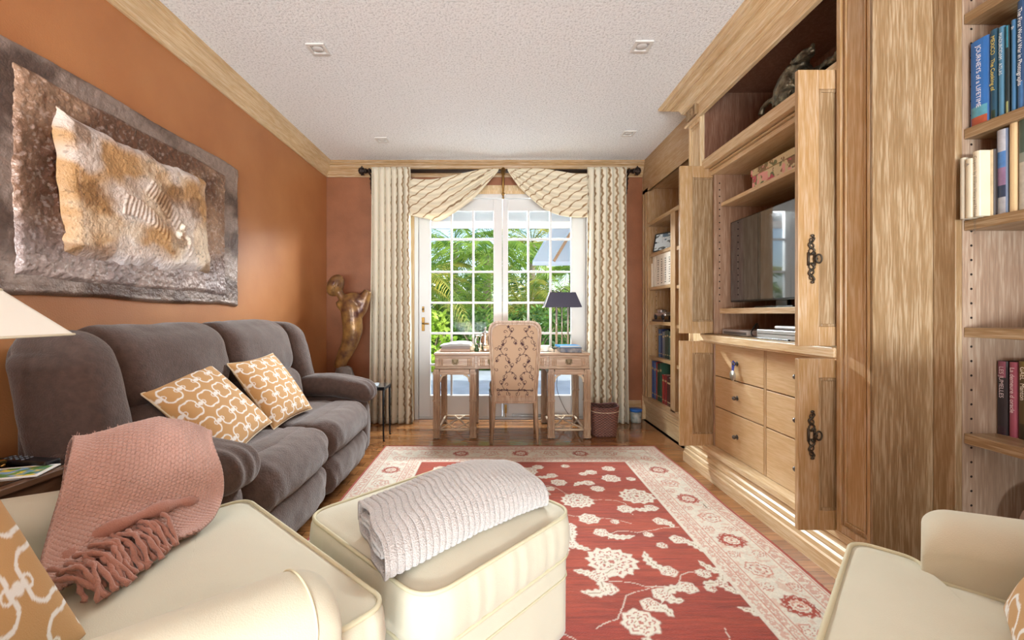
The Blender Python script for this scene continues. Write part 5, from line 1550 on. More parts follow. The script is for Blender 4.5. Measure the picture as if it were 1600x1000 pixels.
MB().box(.575, .765, 3.83, 4.03, zt, zt+.038).obj('box_body', pm('patterned_box', '#8a7f78', .4, var=.7, vscale=22, var2='#26324a'), bx, bevel=.003)
MB().box(.572, .768, 3.827, 4.033, zt+.038, zt+.046).obj('box_lid', pm('box_lid_grey', '#5f636e', .4), bx, bevel=.002)
bookobj('book', 'bright blue paperback lying on the patterned box on the desk', 'book', (.655, 3.93, zt+.0465), .19, .17, .016, math.radians(6), '#2f8ccc')
# lamp
dl = thing('desk_lamp', 'desk lamp with dark navy rectangular shade and slim columns', 'lamp', (.66, 4.22, zt))
yl = 4.22; sc = yl/FPX
xc_ = (878-775)*sc
def shade_ring(hw, hd, z): return [(xc_-hw, yl-hd, z), (xc_+hw, yl-hd, z), (xc_+hw, yl+hd, z), (xc_-hw, yl+hd, z)]
zb, zt2 = EYE+10*sc, EYE+33*sc
r0, r1 = shade_ring(29*sc, .085, zb), shade_ring(20*sc, .05, zt2)
M_navy = pm('navy_shade', '#3c3a4c', .35, bump=.05, bscale=200)
s_ = MB(); s_.add(r0+r1, [(0, 1, 5, 4), (1, 2, 6, 5), (2, 3, 7, 6), (3, 0, 4, 7)])
so_ = s_.obj('lamp_shade', M_navy, dl); mm = so_.modifiers.new('thickness', 'SOLIDIFY'); mm.thickness = .003
MB().tube([r0[0], r0[3]], .004, 6).tube([r0[0], r1[0]], .004, 6).obj('shade_edge', pm('white_edge', '#e8e4de', .5), so_, smooth=True)
MB().tube([(xc_-.02, yl, zt2), (xc_, yl, zt2+.03), (xc_+.02, yl, zt2+.045), (xc_+.03, yl, zt2+.03), (xc_+.05, yl, zt2+.025), (xc_+.07, yl, zt2+.015)], .004, 6).tube([(xc_-.02, yl, zt2), (xc_-.06, yl, zt2+.02), (xc_-.10, yl, zt2+.005)], .0035, 6).obj('finial', M_bronze, dl, smooth=True)
for X, r in ((869.5, .011), (878, .006), (887.5, .009)):
    x = (X-775)*sc
    MB().tube([(x, yl, zt+.03), (x, yl, zb+.05)], r, 10).lathe([(r*1.6, .0), (r*1.2, .012)], (x, yl, zt+.03), 10).lathe([(r*1.5, -.01), (r*1.5, .005)], (x, yl, (zt+zb)/2+.05), 10).obj('column', pm('silvered_column', '#b9ad9e', .25, .6), dl, smooth=True)
MB().box(xc_-.085, xc_+.085, yl-.055, yl+.055, zt, zt+.012).box(xc_-.07, xc_+.07, yl-.045, yl+.045, zt+.012, zt+.03).obj('base', pm('silvered_column', '#b9ad9e', .25, .6), dl, bevel=.003)
MB().tube([(xc_-.05, yl, zb+.045), (xc_+.05, yl, zb+.045)], .005, 6).tube([(xc_, yl, zb+.04), (xc_, yl, zt2+.01)], .004, 6).obj('crossbar', MATS['silvered_column'], dl, smooth=True)
# cord down behind the desk
tag(MB().tube([tuple(p) for p in spl([(.70, 4.46, .74), (.66, 4.47, .55), (.63, 4.44, .35), (.70, 4.40, .15), (.80, 4.42, .02), (.86, 4.46, .01)], 40)], .003, 6).obj('power_cord', pm('brown_cord', '#5a4a40', .5), None, smooth=True), 'thin lamp power cord hanging behind the desk to the floor', 'cord')

# ================================================================= BASKET, TUB
bk_ = thing('waste_basket', 'dark reddish brown woven wicker waste basket beside the desk', 'basket', (.985, 3.93, 0))
nu2, nv2 = 160, 44
th_ = np.linspace(0, 2*math.pi, nu2+1)[:-1][:, None]; vv = np.linspace(0, 1, nv2)[None, :]
hw = (.098+.022*vv)*1.0
pw = 5.0
cxs, sns = np.cos(th_), np.sin(th_)
rr = 1/((np.abs(cxs)**pw+np.abs(sns)**pw)**(1/pw))
wv_ = .006*np.sign(np.sin(th_*24))*np.sin(vv*math.pi*22+0*th_)
R_ = hw*rr+wv_
Pb = np.stack([.985+R_*cxs*1.04, 3.945+R_*sns*.9, .008+.262*vv+0*th_+.012*np.cos(2*th_)*vv], -1)
wick = lerpc('#2a1411', '#80503f', np.clip(.5+.5*np.sin(vv*math.pi*22)*np.sign(np.sin(th_*24)), 0, 1)+0*th_)
bo = grid_obj('woven_body', Pb, pm('wicker_dark', '#ffffff', .55, attr=True), bk_, col=wick, closeu=True, solid=.006)
MB().tube([tuple(p+np.array([0, 0, .002])) for p in Pb[:, -1]], .007, 8, closed=True).obj('rim', pm('wicker_rim', '#5a2e26', .5), bk_, smooth=True)
MB().tube([tuple(p+(p-np.array([.985, 3.945, p[2]]))*.03) for p in Pb[:, int(nv2*.86)]], .0035, 6, closed=True).obj('pale_band', pm('basket_band', '#c9b49a', .7), bk_, smooth=True)
MB().prism([(.985+float((.098*rr*cxs)[i, 0])*1.0, 3.945+float((.098*rr*sns)[i, 0])*.86) for i in range(0, nu2, 4)], 'z', .002, .010).obj('bottom', MATS['wicker_rim'], bk_)
tb2 = thing('plastic_tub', 'small clear plastic tub with a blue lid on the floor by the baseboard', 'tub', (1.435, 4.40, 0))
MB().lathe([(.048, 0), (.052, .01), (.058, .115)], (1.435, 4.40, .001), 28).obj('tub_body', pm('milky_plastic', '#b9b4ac', .3, var=.5, vscale=25, var2='#6b7c74'), tb2, smooth=True)
MB().lathe([(.061, .112), (.062, .135), (.056, .14), (.001, .14)], (1.435, 4.40, .001), 28).obj('lid', pm('blue_lid', '#2c66b4', .35), tb2, smooth=True)
# ================================================================= BOOKS
def std_book(label, y0, y1, xs, d, z, h, cover, group=None, lettering=None, ltcol='#e8e2d6', blocks=(), pages='#e6dcc8', tilt=0, cat='book', lsize=None, loff=0, lstart=None, name='book'):
    """standing book: spine faces -x at x=xs, thickness y0..y1, depth d"""
    t = thing(name, label, cat, (xs+d/2, (y0+y1)/2, z), group=group)
    m = pm('cover_'+cover.strip('#'), cover, .42, var=.12, vscale=20)
    yc = (y0+y1)/2; r = .006
    c = MB()
    n = 7
    sp_ = [(xs+r-r*math.cos(a)*1.0, yc-(y1-y0)/2*math.sin(a)) for a in np.linspace(math.pi/2*-1, math.pi/2, n)]
    poly = [(x, y) for x, y in [(xs+d, y1)]+[(xs+r-r*math.sin(q), yc+(y1-y0)/2*math.cos(q)) for q in np.linspace(0, math.pi, n)]+[(xs+d, y0)]]
    tk = min(.0025, (y1-y0)*.2)
    inner = [(xs+d, y0+tk), (xs+.009, y0+tk), (xs+.009, y1-tk), (xs+d, y1-tk)]
    c.prism(poly+inner, 'z', z, z+h)
    c.obj('cover', m, t)
    MB().box(xs+.0092, xs+d-.004, y0+tk+.0003, y1-tk-.0003, z+.003, z+h-.003).obj('pages', pm('paper_'+pages.strip('#'), pages, .8), t)
    for k, (a, b, colr) in enumerate(blocks):   # coloured bands printed on the spine
        B = MB(); yy = np.linspace(0, math.pi, n)
        vs = [(xs+r-(r+.0004)*math.sin(q), yc+((y1-y0)/2-.0008)*math.cos(q), z+h*f) for f in (a, b) for q in yy]
        B.add(vs, [(i, i+1, n+i+1, n+i) for i in range(n-1)])
        B.obj('spine_print', pm('print_'+colr.strip('#'), colr, .45, var=.25, vscale=50), t, smooth=True)
    if lettering:
        cu = bpy.data.curves.new('lettering', 'FONT'); cu.body = lettering; cu.size = lsize or min(.022, (y1-y0)*.62)
        cu.align_x = 'LEFT'; cu.align_y = 'CENTER'; cu.extrude = .0001
        tmp = bpy.data.objects.new('tmp_text', cu); COL.objects.link(tmp)
        dg = bpy.context.evaluated_depsgraph_get(); dg.update()
        me = bpy.data.meshes.new_from_object(tmp.evaluated_get(dg))
        bpy.data.objects.remove(tmp)
        me.materials.clear(); me.materials.append(pm('letters_'+ltcol.strip('#'), ltcol, .5))
        # text x axis runs down the spine (-z), text up axis towards +y (spine read from the -x side)
        M_ = Matrix(((0, 0, -1, xs-.0008), (0, -1, 0, yc+loff), (-1, 0, 0, z+h*(lstart if lstart else .93)), (0, 0, 0, 1)))
        M_ = Matrix(((0, 0, -1, xs-.0008), (0, 1, 0, yc+loff), (-1, 0, 0, z+h*(lstart if lstart else .93)), (0, 0, 0, 1)))
        # right-handed: ex=(0,0,-1), ey, ez=ex x ey = must be -x
        ex = Vector((0, 0, -1)); ez = Vector((-1, 0, 0)); ey = ez.cross(ex)
        M_ = Matrix((ex, ey, ez)).transposed().to_4x4(); M_.translation = Vector((xs-.0008, yc+loff, z+h*(lstart if lstart else .93)))
        me.transform(M_)
        link_mesh('spine_lettering', me, t)
    return t
NG = 'books on the near bookcase'
def yb(X, x): return FPX*x/(X-775)
# upper shelf (z 1.778)
xs = 1.695; z = 1.778
lst = [(1514, 1544, .300, '#2f6fb8', 'JOURNEYS of a LIFETIME', '#e9edf4', ((.0, .10, '#b0563c'), (.10, .22, '#5aa0b4')), 'bright blue travel book with orange and turquoise spine foot on the upper shelf'),
       (1545, 1557, .305, '#1f4c63', 'MEXICO   The Cooking of', '#d6c46a', ((.0, .1, '#243a2c'),), 'deep teal cookbook standing second on the upper book shelf of the near bookcase'),
       (1558, 1568, .300, '#4d7f9c', 'MADURODAM   ATLAS', '#cfdbe2', (), 'greyish blue atlas standing third on the upper book shelf of the near bookcase'),
       (1569, 1577, .292, '#14282c', '', '#cfdbe2', ((.75, 1, '#2a7f95'), (0, .14, '#9aa06a')), 'black and turquoise book with a picture spine, fourth on the upper book shelf'),
       (1578, 1586, .300, '#3b6f98', 'Sh', '#e6e6e6', (), 'mid blue book standing fifth on the upper book shelf, before the war photographs'),
       (1587, 1600, .350, '#26486e', 'The First World War in Photographs', '#e4e8ec', ((0, .25, '#3f6fa0'),), 'tall navy book of war photographs on the upper book shelf'),
       (1601, 1620, .340, '#3a3432', 'MANSIONS IN THE CLOUDS', '#d8cfc4', (), 'dark charcoal book about mansions, last in view on the upper book shelf')]
for X0_, X1_, h, c, tx, tc_, bl_, lb in lst:
    ya, yz = yb(X1_, xs), yb(X0_, xs)
    std_book(lb, ya+.0006, yz-.0006, xs, .20, z+.0005, h, c, None, tx or None, tc_, bl_, lsize=min(.0205, (yz-ya)*.75))
# lower shelf (z 1.449); the pale books stick out past the shelf edge
z = 1.4495
lst = [(1498, 1506, 1.645, .215, '#bdb4a0', '', '#777', (), 'thin pale grey paperback at the shelf end, sticking out past the edge'),
       (1506.5, 1517, 1.645, .205, '#cdc2a8', 'A', '#777777', (), 'cream white book jutting past the shelf edge, second on the middle book shelf'),
       (1517.5, 1530, 1.652, .225, '#d2c7ae', 'Couperin by William Henry and Nicolas Pathologic', '#6d675c', (), 'cream white book with small black spine lettering on the middle book shelf'),
       (1532, 1553, 1.69, .225, '#3c3634', '', '#888', ((0, 1, '#c9b693'),), 'dark book with a tan spine on the middle book shelf, beside the cream ones'),
       (1555, 1573, 1.70, .285, '#6a7c98', '', '#ddd', ((.74, 1, '#b8bcc4'), (.55, .74, '#4a7ab4'), (.34, .55, '#8d6d8c'), (.2, .34, '#2c3850'), (0, .2, '#a0a0a4')), 'blue, white and mauve photo spine book on the middle book shelf'),
       (1575, 1588, 1.70, .312, '#dcc193', '', '#888', (), 'plain tan slipcase book on the middle book shelf beside the photo spine book'),
       (1589, 1612, 1.70, .310, '#8b958a', '', '#e8e8e0', ((.6, 1, '#4e6358'), (0, .5, '#c2bfb2')), 'grey green landscape picture book on the middle book shelf, at the frame edge')]
for X0_, X1_, xx, h, c, tx, tc_, bl_, lb in lst:
    ya, yz = yb(X1_, xx), yb(X0_, xx)
    std_book(lb, ya+.0006, yz-.0006, xx, .20, z, h, c, None, tx or None, tc_, bl_, lsize=.013 if len(tx) > 20 else .016)
# low shelf (z .683)
z = .6835; xx = 1.80
lst = [(1556, 1573, .262, '#2e2a30', 'LES JUMELLES', '#d9ccd2', ((.78, 1, '#93566a'), (.0, .12, '#3a2a34')), 'black and mauve French novel standing first on the low shelf of the near bookcase'),
       (1575, 1588, .262, '#a05468', 'La demeure d oracle', '#ecdfe2', (), 'rose pink paperback standing second on the low shelf of the near bookcase'),
       (1589, 1606, .268, '#57492c', 'GAËL  Manton', '#efe9da', ((.0, .2, '#3c3420'), (.8, 1, '#7a6a38')), 'olive brown novel with large white letters on the low shelf of the near bookcase')]
for X0_, X1_, h, c, tx, tc_, bl_, lb in lst:
    ya, yz = yb(X1_, xx), yb(X0_, xx)
    std_book(lb, ya+.0006, yz-.0006, xx, .16, z, h, c, None, tx, tc_, bl_, lsize=.019)
gb = thing('glass_plate', 'clear glass plate with a pale rim standing low in the near bookcase', 'plate', (0, 0, 0))
MB().lathe([(.001, 0), (.09, .004), (.115, .012), (.118, .016), (.09, .010), (.001, .006)], (0, 0, 0), 40, caps=False).obj('plate', pm('pale_glass', '#b59c90', .08, coat=1), gb, smooth=True)
ORG[gb.name] = Vector((0, 0, 0)); gb.rotation_euler = (math.radians(78), 0, math.radians(-55)); gb.location = (1.87, 1.38, .395)
bd = thing('plate_stand', 'wooden box on the bottom shelf of the near bookcase carrying the glass plate', 'stand', (1.87, 1.38, .14))
MB().box(1.80, 1.95, 1.32, 1.46, .1405, .275).obj('box', oak('z', 'brown'), bd, bevel=.004)

# far bookcase books: (shelf z, list of (X0, X1, height, colour, words))
def far_row(z, x, rows, dep=.16):
    for X0_, X1_, h, c, lb in rows:
        ya, yz = yb(X1_, x), yb(X0_, x)
        ya, yz = max(ya, 3.803), min(yz, 4.357)
        if yz-ya < .006: continue
        bl_ = ((.78, .84, '#b9a47a'), (.12, .15, '#b9a47a')) if len(c) and c not in ('#e6ddcb', '#ece4d4', '#d9b98a') else ()
        std_book(lb, ya+.0004, yz-.0004, x, dep, z+.0005, h, c, None, None, blocks=bl_)
far_row(.267, 1.575, [(1012, 1017.5, .40, '#d9b98a', 'tall tan box file at the curtain end of the bottom shelf in the far bookcase'),
    (1018, 1020.5, .37, '#2d4a86', 'royal blue book next to the tan box file in the far bookcase'),
    (1020.8, 1024, .36, '#4e6ea0', 'pale blue book third on the bottom shelf of the far bookcase'),
    (1024.3, 1026, .37, '#8d3230', 'narrow red spined book between blue and green in the far bookcase'),
    (1026.3, 1029.8, .36, '#274838', 'dark green book in the middle of the bottom shelf, far bookcase'),
    (1030.1, 1033.4, .375, '#2f5b4a', 'sea green book in the middle of the bottom shelf, far bookcase'),
    (1033.7, 1037, .27, '#9c3434', 'shorter crimson book on the bottom shelf of the far bookcase'),
    (1037.3, 1041, .27, '#7d2a2c', 'maroon book beside the crimson one in the far bookcase'),
    (1041.3, 1048, .26, '#4a2420', 'thick dark brown book at the divider end of the bottom shelf')])
far_row(.69, 1.60, [(1028, 1031, .27, '#4d6f98', 'steel blue book on the second shelf up, far bookcase'),
    (1031.3, 1034, .275, '#2b3f6a', 'navy book on the second shelf up, far bookcase'),
    (1034.3, 1037.5, .25, '#6d7078', 'grey book on the second shelf up, far bookcase'),
    (1037.8, 1041, .262, '#3b4a42', 'grey green book on the second shelf up, far bookcase'),
    (1041.3, 1044, .27, '#233a30', 'blackish green book on the second shelf up, far bookcase'),
    (1044.3, 1050, .26, '#2d4f46', 'dark teal book by the divider on the second shelf up')])
far_row(1.38, 1.575, [(1016, 1018.5, .24, '#e6ddcb', 'thin white book at the curtain end of the white book shelf'),
    (1019, 1023.5, .31, '#ece4d4', 'tall cream book second on the white book shelf of the far bookcase')], .18)
def white_set():
    x = 1.575; ya, yz = 3.83, yb(1024, x)
    t = std_book('large white art book with black handwritten marks on its spine, far bookcase', ya, yz, x, .22, 1.3805, .315, '#f0e8da')
    ink = MB(); random.seed(4)
    yc = (ya+yz)/2; W = (yz-ya)/2
    for colm in range(4):
        yy = ya+(yz-ya)*(.16+.22*colm)
        for r_ in range(11):
            zz = 1.3805+.03+r_*.022+random.uniform(-.003, .003)
            hw_ = .013*random.uniform(.6, 1.2)
            q0 = math.acos(max(-1, min(1, (yy-hw_-yc)/W))); 
            pts = []
            for k in range(5):
                y_ = yy+hw_*(k/2-1); s_ = math.sqrt(max(0, 1-((y_-yc)/W)**2)); pts.append((x+.006-.0072*s_, y_, zz+.004*math.sin(k*1.7+r_)))
            ink.tube(pts, .0022, 4)
    ink.obj('ink_marks', pm('black_ink', '#2a2624', .7), t)
white_set()
# books seen in the gap between divider and doors
far_row2 = [(1057, 1062, .34, '#2b3a4a', 'dark slate book glimpsed beyond the divider of the far bookcase')]
std_book(far_row2[0][4], 3.55, 3.62, 1.575, .16, .2675, .34, '#2b3a4a')
# framed photo
pf = thing('picture_frame', 'small dark framed photograph leaning on a shelf of the far bookcase', 'picture frame', (1.605, 4.10, 1.7145))
pf.rotation_euler = (0, 0, math.radians(-58)); ORG[pf.name] = Vector((0, 0, 0))
w_, h_ = .24, .17
f_ = MB()
tl = .25
def PT(x, z, o=0): return (x, z*tl-o, z+.001)
for a, b_ in (((-w_/2, 0), (w_/2, 0)), ((-w_/2, h_), (w_/2, h_)), ((-w_/2, 0), (-w_/2, h_)), ((w_/2, 0), (w_/2, h_))):
    f_.bar(PT(a[0], a[1]+.006), PT(b_[0], b_[1]+.006), .012, .014)
f_.obj('frame', pm('black_frame', '#1e1c1e', .35), pf, bevel=.002)
u = np.linspace(-1, 1, 40); Uu, Vv = np.meshgrid(u, u, indexing='ij')
cc = lerpc('#cfe0ea', '#5d7a94', sstep(.5, .62, fbm(Uu*2, Vv*2.5, 3, 33))); cc = cc*(1-(sstep(.60, .68, fbm(Uu*3+5, Vv*3, 3, 36)))[..., None]*.8)
grid_obj('photo', np.stack([Uu*w_/2*.93, (Vv*.5+.5)*h_*tl-.003, (Vv*.5+.5)*h_+.007], -1), pm('photo_print', '#ffffff', .15, attr=True), pf, col=cc)
MB().bar((0, h_*.8*tl+.004, h_*.8), (0, h_*.8*tl+.07, .003), .05, .004).obj('easel_back', MATS['black_frame'], pf)
# model car
mc = thing('model_car', 'silver vintage model car on a dark base in the far bookcase', 'model car', (1.61, 4.14, 1.0375))
MB().box(1.562, 1.662, 3.99, 4.29, 1.0376, 1.058).obj('plinth_base', pm('dark_stained_wood', '#33211a', .35), mc, bevel=.003)
body = MB().rbox((1.61, 4.14, 1.105), (.075, .27, .035), .014, 14).rbox((1.61, 4.16, 1.138), (.062, .10, .036), .014, 10).rbox((1.61, 4.06, 1.120), (.05, .09, .022), .009, 8)
body.obj('car_body', pm('chrome_silver', '#c4c4c8', .18, .9), mc, smooth=True)
for y in (4.05, 4.23):
    for x in (1.576, 1.644):
        MB().tube([(x-.006, y, 1.083), (x+.006, y, 1.083)], .025, 16).obj('wheel', pm('dark_tyre', '#26262a', .6), mc, smooth=True)

# ================================================================= TELEVISION AND DEVICES
tv = thing('television', 'black flat screen television in the open cabinet niche', 'television', (1.62, 2.45, 1.1505))
M_black = pm('gloss_black_bezel', '#0d0d10', .15)
MB().box(1.600, 1.645, 1.985, 2.925, 1.192, 1.735).obj('housing', M_black, tv, bevel=.004)
MB().box(1.5985, 1.5995, 1.992, 2.918, 1.204, 1.728).obj('screen', pm('screen_glass', '#101216', .03, coat=1, spec=1), tv)
MB().box(1.58, 1.70, 2.28, 2.62, 1.1506, 1.160).box(1.63, 1.65, 2.40, 2.50, 1.160, 1.20).obj('stand', M_black, tv, bevel=.003)
MB().tube([(1.58, 2.86, 1.153), (1.60, 2.80, 1.1535), (1.57, 2.72, 1.1535)], .0025, 6).obj('loose_cable', M_black, tv, smooth=True)
M_gr = pm('silver_plastic', '#b4b4b4', .3, .3)
def device(nm, lab, cat, x0, x1, y0, y1, z, h, mat, bev=.004):
    t = thing(nm, lab, cat, ((x0+x1)/2, (y0+y1)/2, z))
    MB().box(x0, x1, y0, y1, z+.003, z+h).obj('casing', mat, t, bevel=bev)
    return t
zc_ = .9725
d1 = device('media_player', 'wide silver disc player with a dark front edge on the cabinet counter', 'media player', 1.52, 1.82, 2.12, 2.50, zc_, .052, M_gr)
MB().box(1.5185, 1.5195, 2.13, 2.49, zc_+.028, zc_+.031).obj('disc_slot', M_black, d1)
MB().tube([(1.66, 2.119, zc_+.028), (1.68, 2.119, zc_+.028)], .0025, 6).tube([(1.67, 2.119, zc_+.020), (1.67, 2.119, zc_+.036)], .0025, 6).obj('plus_mark', pm('white_mark', '#f0f0f0', .4), d1)
d2_ = device('router', 'thin grey box at the far end of the cabinet counter', 'router', 1.53, 1.75, 2.60, 2.90, zc_, .038, pm('warm_grey_plastic', '#a39a96', .4))
MB().box(1.5285, 1.5295, 2.62, 2.88, zc_+.010, zc_+.026).obj('front_strip', pm('dark_strip', '#4a4648', .3), d2_)
d3 = device('remote_control', 'silver remote lying on top of the disc player in the cabinet', 'remote', 1.58, 1.64, 2.22, 2.44, zc_+.0525, .022, pm('pale_silver', '#c9c8c6', .3), .009)
tag(MB().tube([tuple(p) for p in spl([(1.60, 2.62, zc_+.045), (1.56, 2.56, zc_+.085), (1.50, 2.52, zc_+.03), (1.505, 2.48, zc_+.005), (1.51, 2.36, zc_+.004), (1.506, 2.20, zc_+.004)], 50)], .004, 8).obj('black_cable', M_black, None, smooth=True), 'black cable looping over the counter in front of the disc player', 'cable')
tag(MB().tube([(1.80+.0*a, 2.10+.055*math.cos(a), zc_+.062+.055*math.sin(a)) for a in np.linspace(0, 2*math.pi, 30)[:-1]], .004, 8, closed=True).obj('white_cable', pm('grey_cable', '#8f8a88', .5), None, smooth=True), 'coiled pale grey cable ring standing behind the disc player', 'cable')
# medal hanging from a knob
md = thing('medal', 'round silver medal on a blue ribbon hanging from the top drawer knob', 'medal', (1.478, 2.677, .76))
MB().tube([(1.486, 2.687, .800), (1.482, 2.680, .818), (1.486, 2.667, .800)], .005, 6).bar((1.480, 2.683, .812), (1.478, 2.679, .748), .003, .016, up=(0, 1, 0)).bar((1.483, 2.671, .812), (1.4765, 2.675, .748), .003, .016, up=(0, 1, 0)).obj('ribbon', pm('blue_ribbon', '#2b3f9c', .6), md)
mdl = MB(); mdl.tube([(1.474, 2.677, .728), (1.480, 2.677, .728)], .030, 24)
mdl.tube([(1.477, 2.677+.03*math.cos(a), .728+.03*math.sin(a)) for a in np.linspace(0, 2*math.pi, 24)[:-1]], .003, 6, closed=True).obj('disc', pm('pewter_disc', '#b9b7a8', .3, .8, bump=.3, bscale=120), md, smooth=True)
# floral box on inner shelf
fb_ = thing('floral_box', 'floral papered keepsake box with lid on the shelf over the television', 'box', (1.68, 2.28, 1.8752))
def floral(P0, P1, P2, nm, par, seed, n=(120, 60)):
    a = np.linspace(0, 1, n[0]); b = np.linspace(0, 1, n[1]); A, B = np.meshgrid(a, b, indexing='ij')
    P0, P1, P2 = map(np.array, (P0, P1, P2))
    Pp = P0+A[..., None]*(P1-P0)+B[..., None]*(P2-P0)
    L1, L2 = np.linalg.norm(P1-P0), np.linalg.norm(P2-P0)
    s, t = A*L1, B*L2
    c = lerpc('#cdbb8a', '#e2d6b0', fbm(s*12, t*12, 3, seed))
    for k, (thr, colr, fr) in enumerate(((.60, '#6f7a52', 26), (.64, '#c9586a', 15), (.62, '#8a6a48', 34), (.66, '#e9a9a4', 20))):
        m_ = sstep(thr, thr+.03, fbm(s*fr+k*9, t*fr+k*5, 3, seed+k*3)); c = c*(1-m_[..., None])+np.array(hx(colr))*m_[..., None]
    return grid_obj(nm, Pp, pm('floral_paper', '#ffffff', .5, attr=True), par, col=c)
fx0, fx1, fy0, fy1, fz0 = 1.575, 1.82, 1.95, 2.64, 1.8755
MB().box(fx0+.002, fx1-.002, fy0+.002, fy1-.002, fz0, fz0+.078).obj('box_body', pm('box_board', '#d4c79e', .6), fb_)
MB().box(fx0-.003, fx1+.003, fy0-.003, fy1+.003, fz0+.079, fz0+.118).obj('box_lid', pm('lid_board', '#cfc29a', .6), fb_, bevel=.001)
floral((fx0+.0012, fy0+.002, fz0), (fx0+.0012, fy1-.002, fz0), (fx0+.0012, fy0+.002, fz0+.078), 'printed_side', fb_, 101, (280, 40))
floral((fx0-.0040, fy0-.003, fz0+.0795), (fx0-.0040, fy1+.003, fz0+.0795), (fx0-.0040, fy0-.003, fz0+.1175), 'printed_lid_edge', fb_, 121, (280, 20))
floral((fx0+.002, fy1-.0012, fz0), (fx1, fy1-.0012, fz0), (fx0+.002, fy1-.0012, fz0+.078), 'printed_end', fb_, 131, (100, 40))

# bronze animal on the top niche shelf
an = thing('bronze_sculpture', 'bronze prowling dragon-like animal sculpture on the top shelf of the cabinet', 'sculpture', (1.55, 2.1, 2.184))
ab = MB()
def q3(X, Y, x): y = FPX*x/(X-775); return (x, y, EYE-(Y-490)*y/FPX)
def limb(pts, rad, n=12):
    P = spl(pts, 20); R = np.interp(np.linspace(0, 1, 20), np.linspace(0, 1, len(rad)), rad); ab.tube([tuple(p) for p in P], list(R), n)
limb([q3(1189, 180, 1.475), q3(1193, 168, 1.48), q3(1203, 158, 1.49), q3(1211, 158, 1.50), q3(1214, 166, 1.50)], [.016, .012, .014, .018, .022])
limb([q3(1216, 160, 1.52), q3(1226, 146, 1.53), q3(1236, 125, 1.53), q3(1246, 104, 1.53)], [.035, .060, .060, .042])
limb([q3(1216, 165, 1.50), q3(1228, 152, 1.50), q3(1242, 148, 1.50)], [.02, .04, .035])
limb([q3(1246, 110, 1.53), q3(1252, 98, 1.53), q3(1258, 88, 1.53), q3(1266, 82, 1.53)], [.045, .035, .030, .026])
limb([q3(1242, 98, 1.50), q3(1248, 92, 1.49), q3(1258, 84, 1.49), q3(1268, 76, 1.50), q3(1270, 68, 1.51)], [.010, .020, .022, .014, .006])
limb([q3(1262, 84, 1.50), q3(1269, 80, 1.50), q3(1274, 78, 1.51)], [.02, .014, .006])
limb([q3(1240, 96, 1.49), q3(1237, 98, 1.48), q3(1240, 92, 1.49)], [.012, .008, .004])
limb([q3(1250, 112, 1.54), q3(1262, 122, 1.55), q3(1275, 118, 1.57), q3(1290, 106, 1.58)], [.05, .045, .040, .03])
limb([q3(1284, 108, 1.56), q3(1295, 98, 1.56), q3(1306, 92, 1.56), q3(1312, 80, 1.56)], [.020, .024, .02, .018])
limb([(1.53, 2.06, 2.25), (1.53, 2.04, 2.20), (1.50, 2.05, 2.193)], [.028, .018, .014])
limb([(1.52, 2.22, 2.26), (1.50, 2.20, 2.205), (1.48, 2.22, 2.193)], [.04, .02, .014])
limb([(1.58, 1.90, 2.25), (1.58, 1.88, 2.20), (1.55, 1.89, 2.193)], [.028, .018, .014])
ao = ab.obj('body', pm('patinated_bronze', '#857e6a', .32, .8, var=.6, vscale=26, var2='#3a3429', bump=.6, bscale=70), an, smooth=True)
r_ = ao.modifiers.new('remesh', 'REMESH'); r_.mode = 'VOXEL'; r_.voxel_size = .005; r_.use_smooth_shade = True
MB().box(1.465, 1.66, 1.84, 2.36, 2.1836, 2.190).obj('base_plate', pm('patinated_plate', '#3f3a30', .5, .6), an, bevel=.002)

# ================================================================= OUTSIDE
def struct2(name, mb, m, **k):
    o = mb.obj(name, m, **k); o['kind'] = 'structure'; return o
GZ = -.12
struct2('patio', MB().box(-8, 8, 4.67, 9.3, GZ-.1, GZ), pm('patio_concrete', '#a9b3bd', .7, var=.25, vscale=2.5, bump=.2, bscale=30))
struct2('lawn', MB().box(-20, 20, 9.3, 40, GZ-.12, GZ-.03), pm('grass', '#5f8a32', .9, var=.5, vscale=3, bump=1, bscale=60))
sof = MB().box(-6, 8, 4.67, 6.25, 2.46, 2.50)
for z0, z1, y0, y1 in ((2.36, 2.50, 6.25, 6.30), (2.42, 2.54, 6.30, 6.38)): sof.box(-6, 8, y0, y1, z0, z1)
struct2('eave', sof, pm('eave_white', '#dfe0dd', .6))
struct2('outer_roof', MB().box(-6, 8, -2.2, 6.4, 2.86, 2.95), pm('roof_grey', '#9a948c', .9))
M_leafm = []
def leaf_mat(name, a, b):
    m, nt, N, L, bs = new_mat(name)
    tc = N.new('ShaderNodeTexCoord'); nz = N.new('ShaderNodeTexNoise'); nz.inputs['Scale'].default_value = 2.4
    L.new(tc.outputs['Object'], nz.inputs['Vector']); r = ramp(N, [(.35, hx(a)), (.62, hx(b))]); L.new(nz.outputs['Fac'], r.inputs[0])
    L.new(r.outputs[0], bs.inputs['Base Color']); bs.inputs['Roughness'].default_value = .45
    tl = N.new('ShaderNodeBsdfTranslucent'); L.new(r.outputs[0], tl.inputs[0])
    mx = N.new('ShaderNodeMixShader'); mx.inputs[0].default_value = .35
    L.new(bs.outputs[0], mx.inputs[1]); L.new(tl.outputs[0], mx.inputs[2]); L.new(mx.outputs[0], N['Material Output'].inputs['Surface'])
    return m
LM = [leaf_mat('palm_leaf_green', '#4d7a2a', '#9dbb4a'), leaf_mat('palm_leaf_yellow', '#6f8c34', '#c9c25a'), leaf_mat('shrub_leaf_dark', '#2f5a24', '#6a9438'), leaf_mat('lime_leaf', '#7fae2c', '#c3dd5a')]
M_trunk = pm('palm_trunk', '#9c8a76', .8, var=.3, vscale=8, stretch=(1, 1, 9), bump=.4, bscale=20)
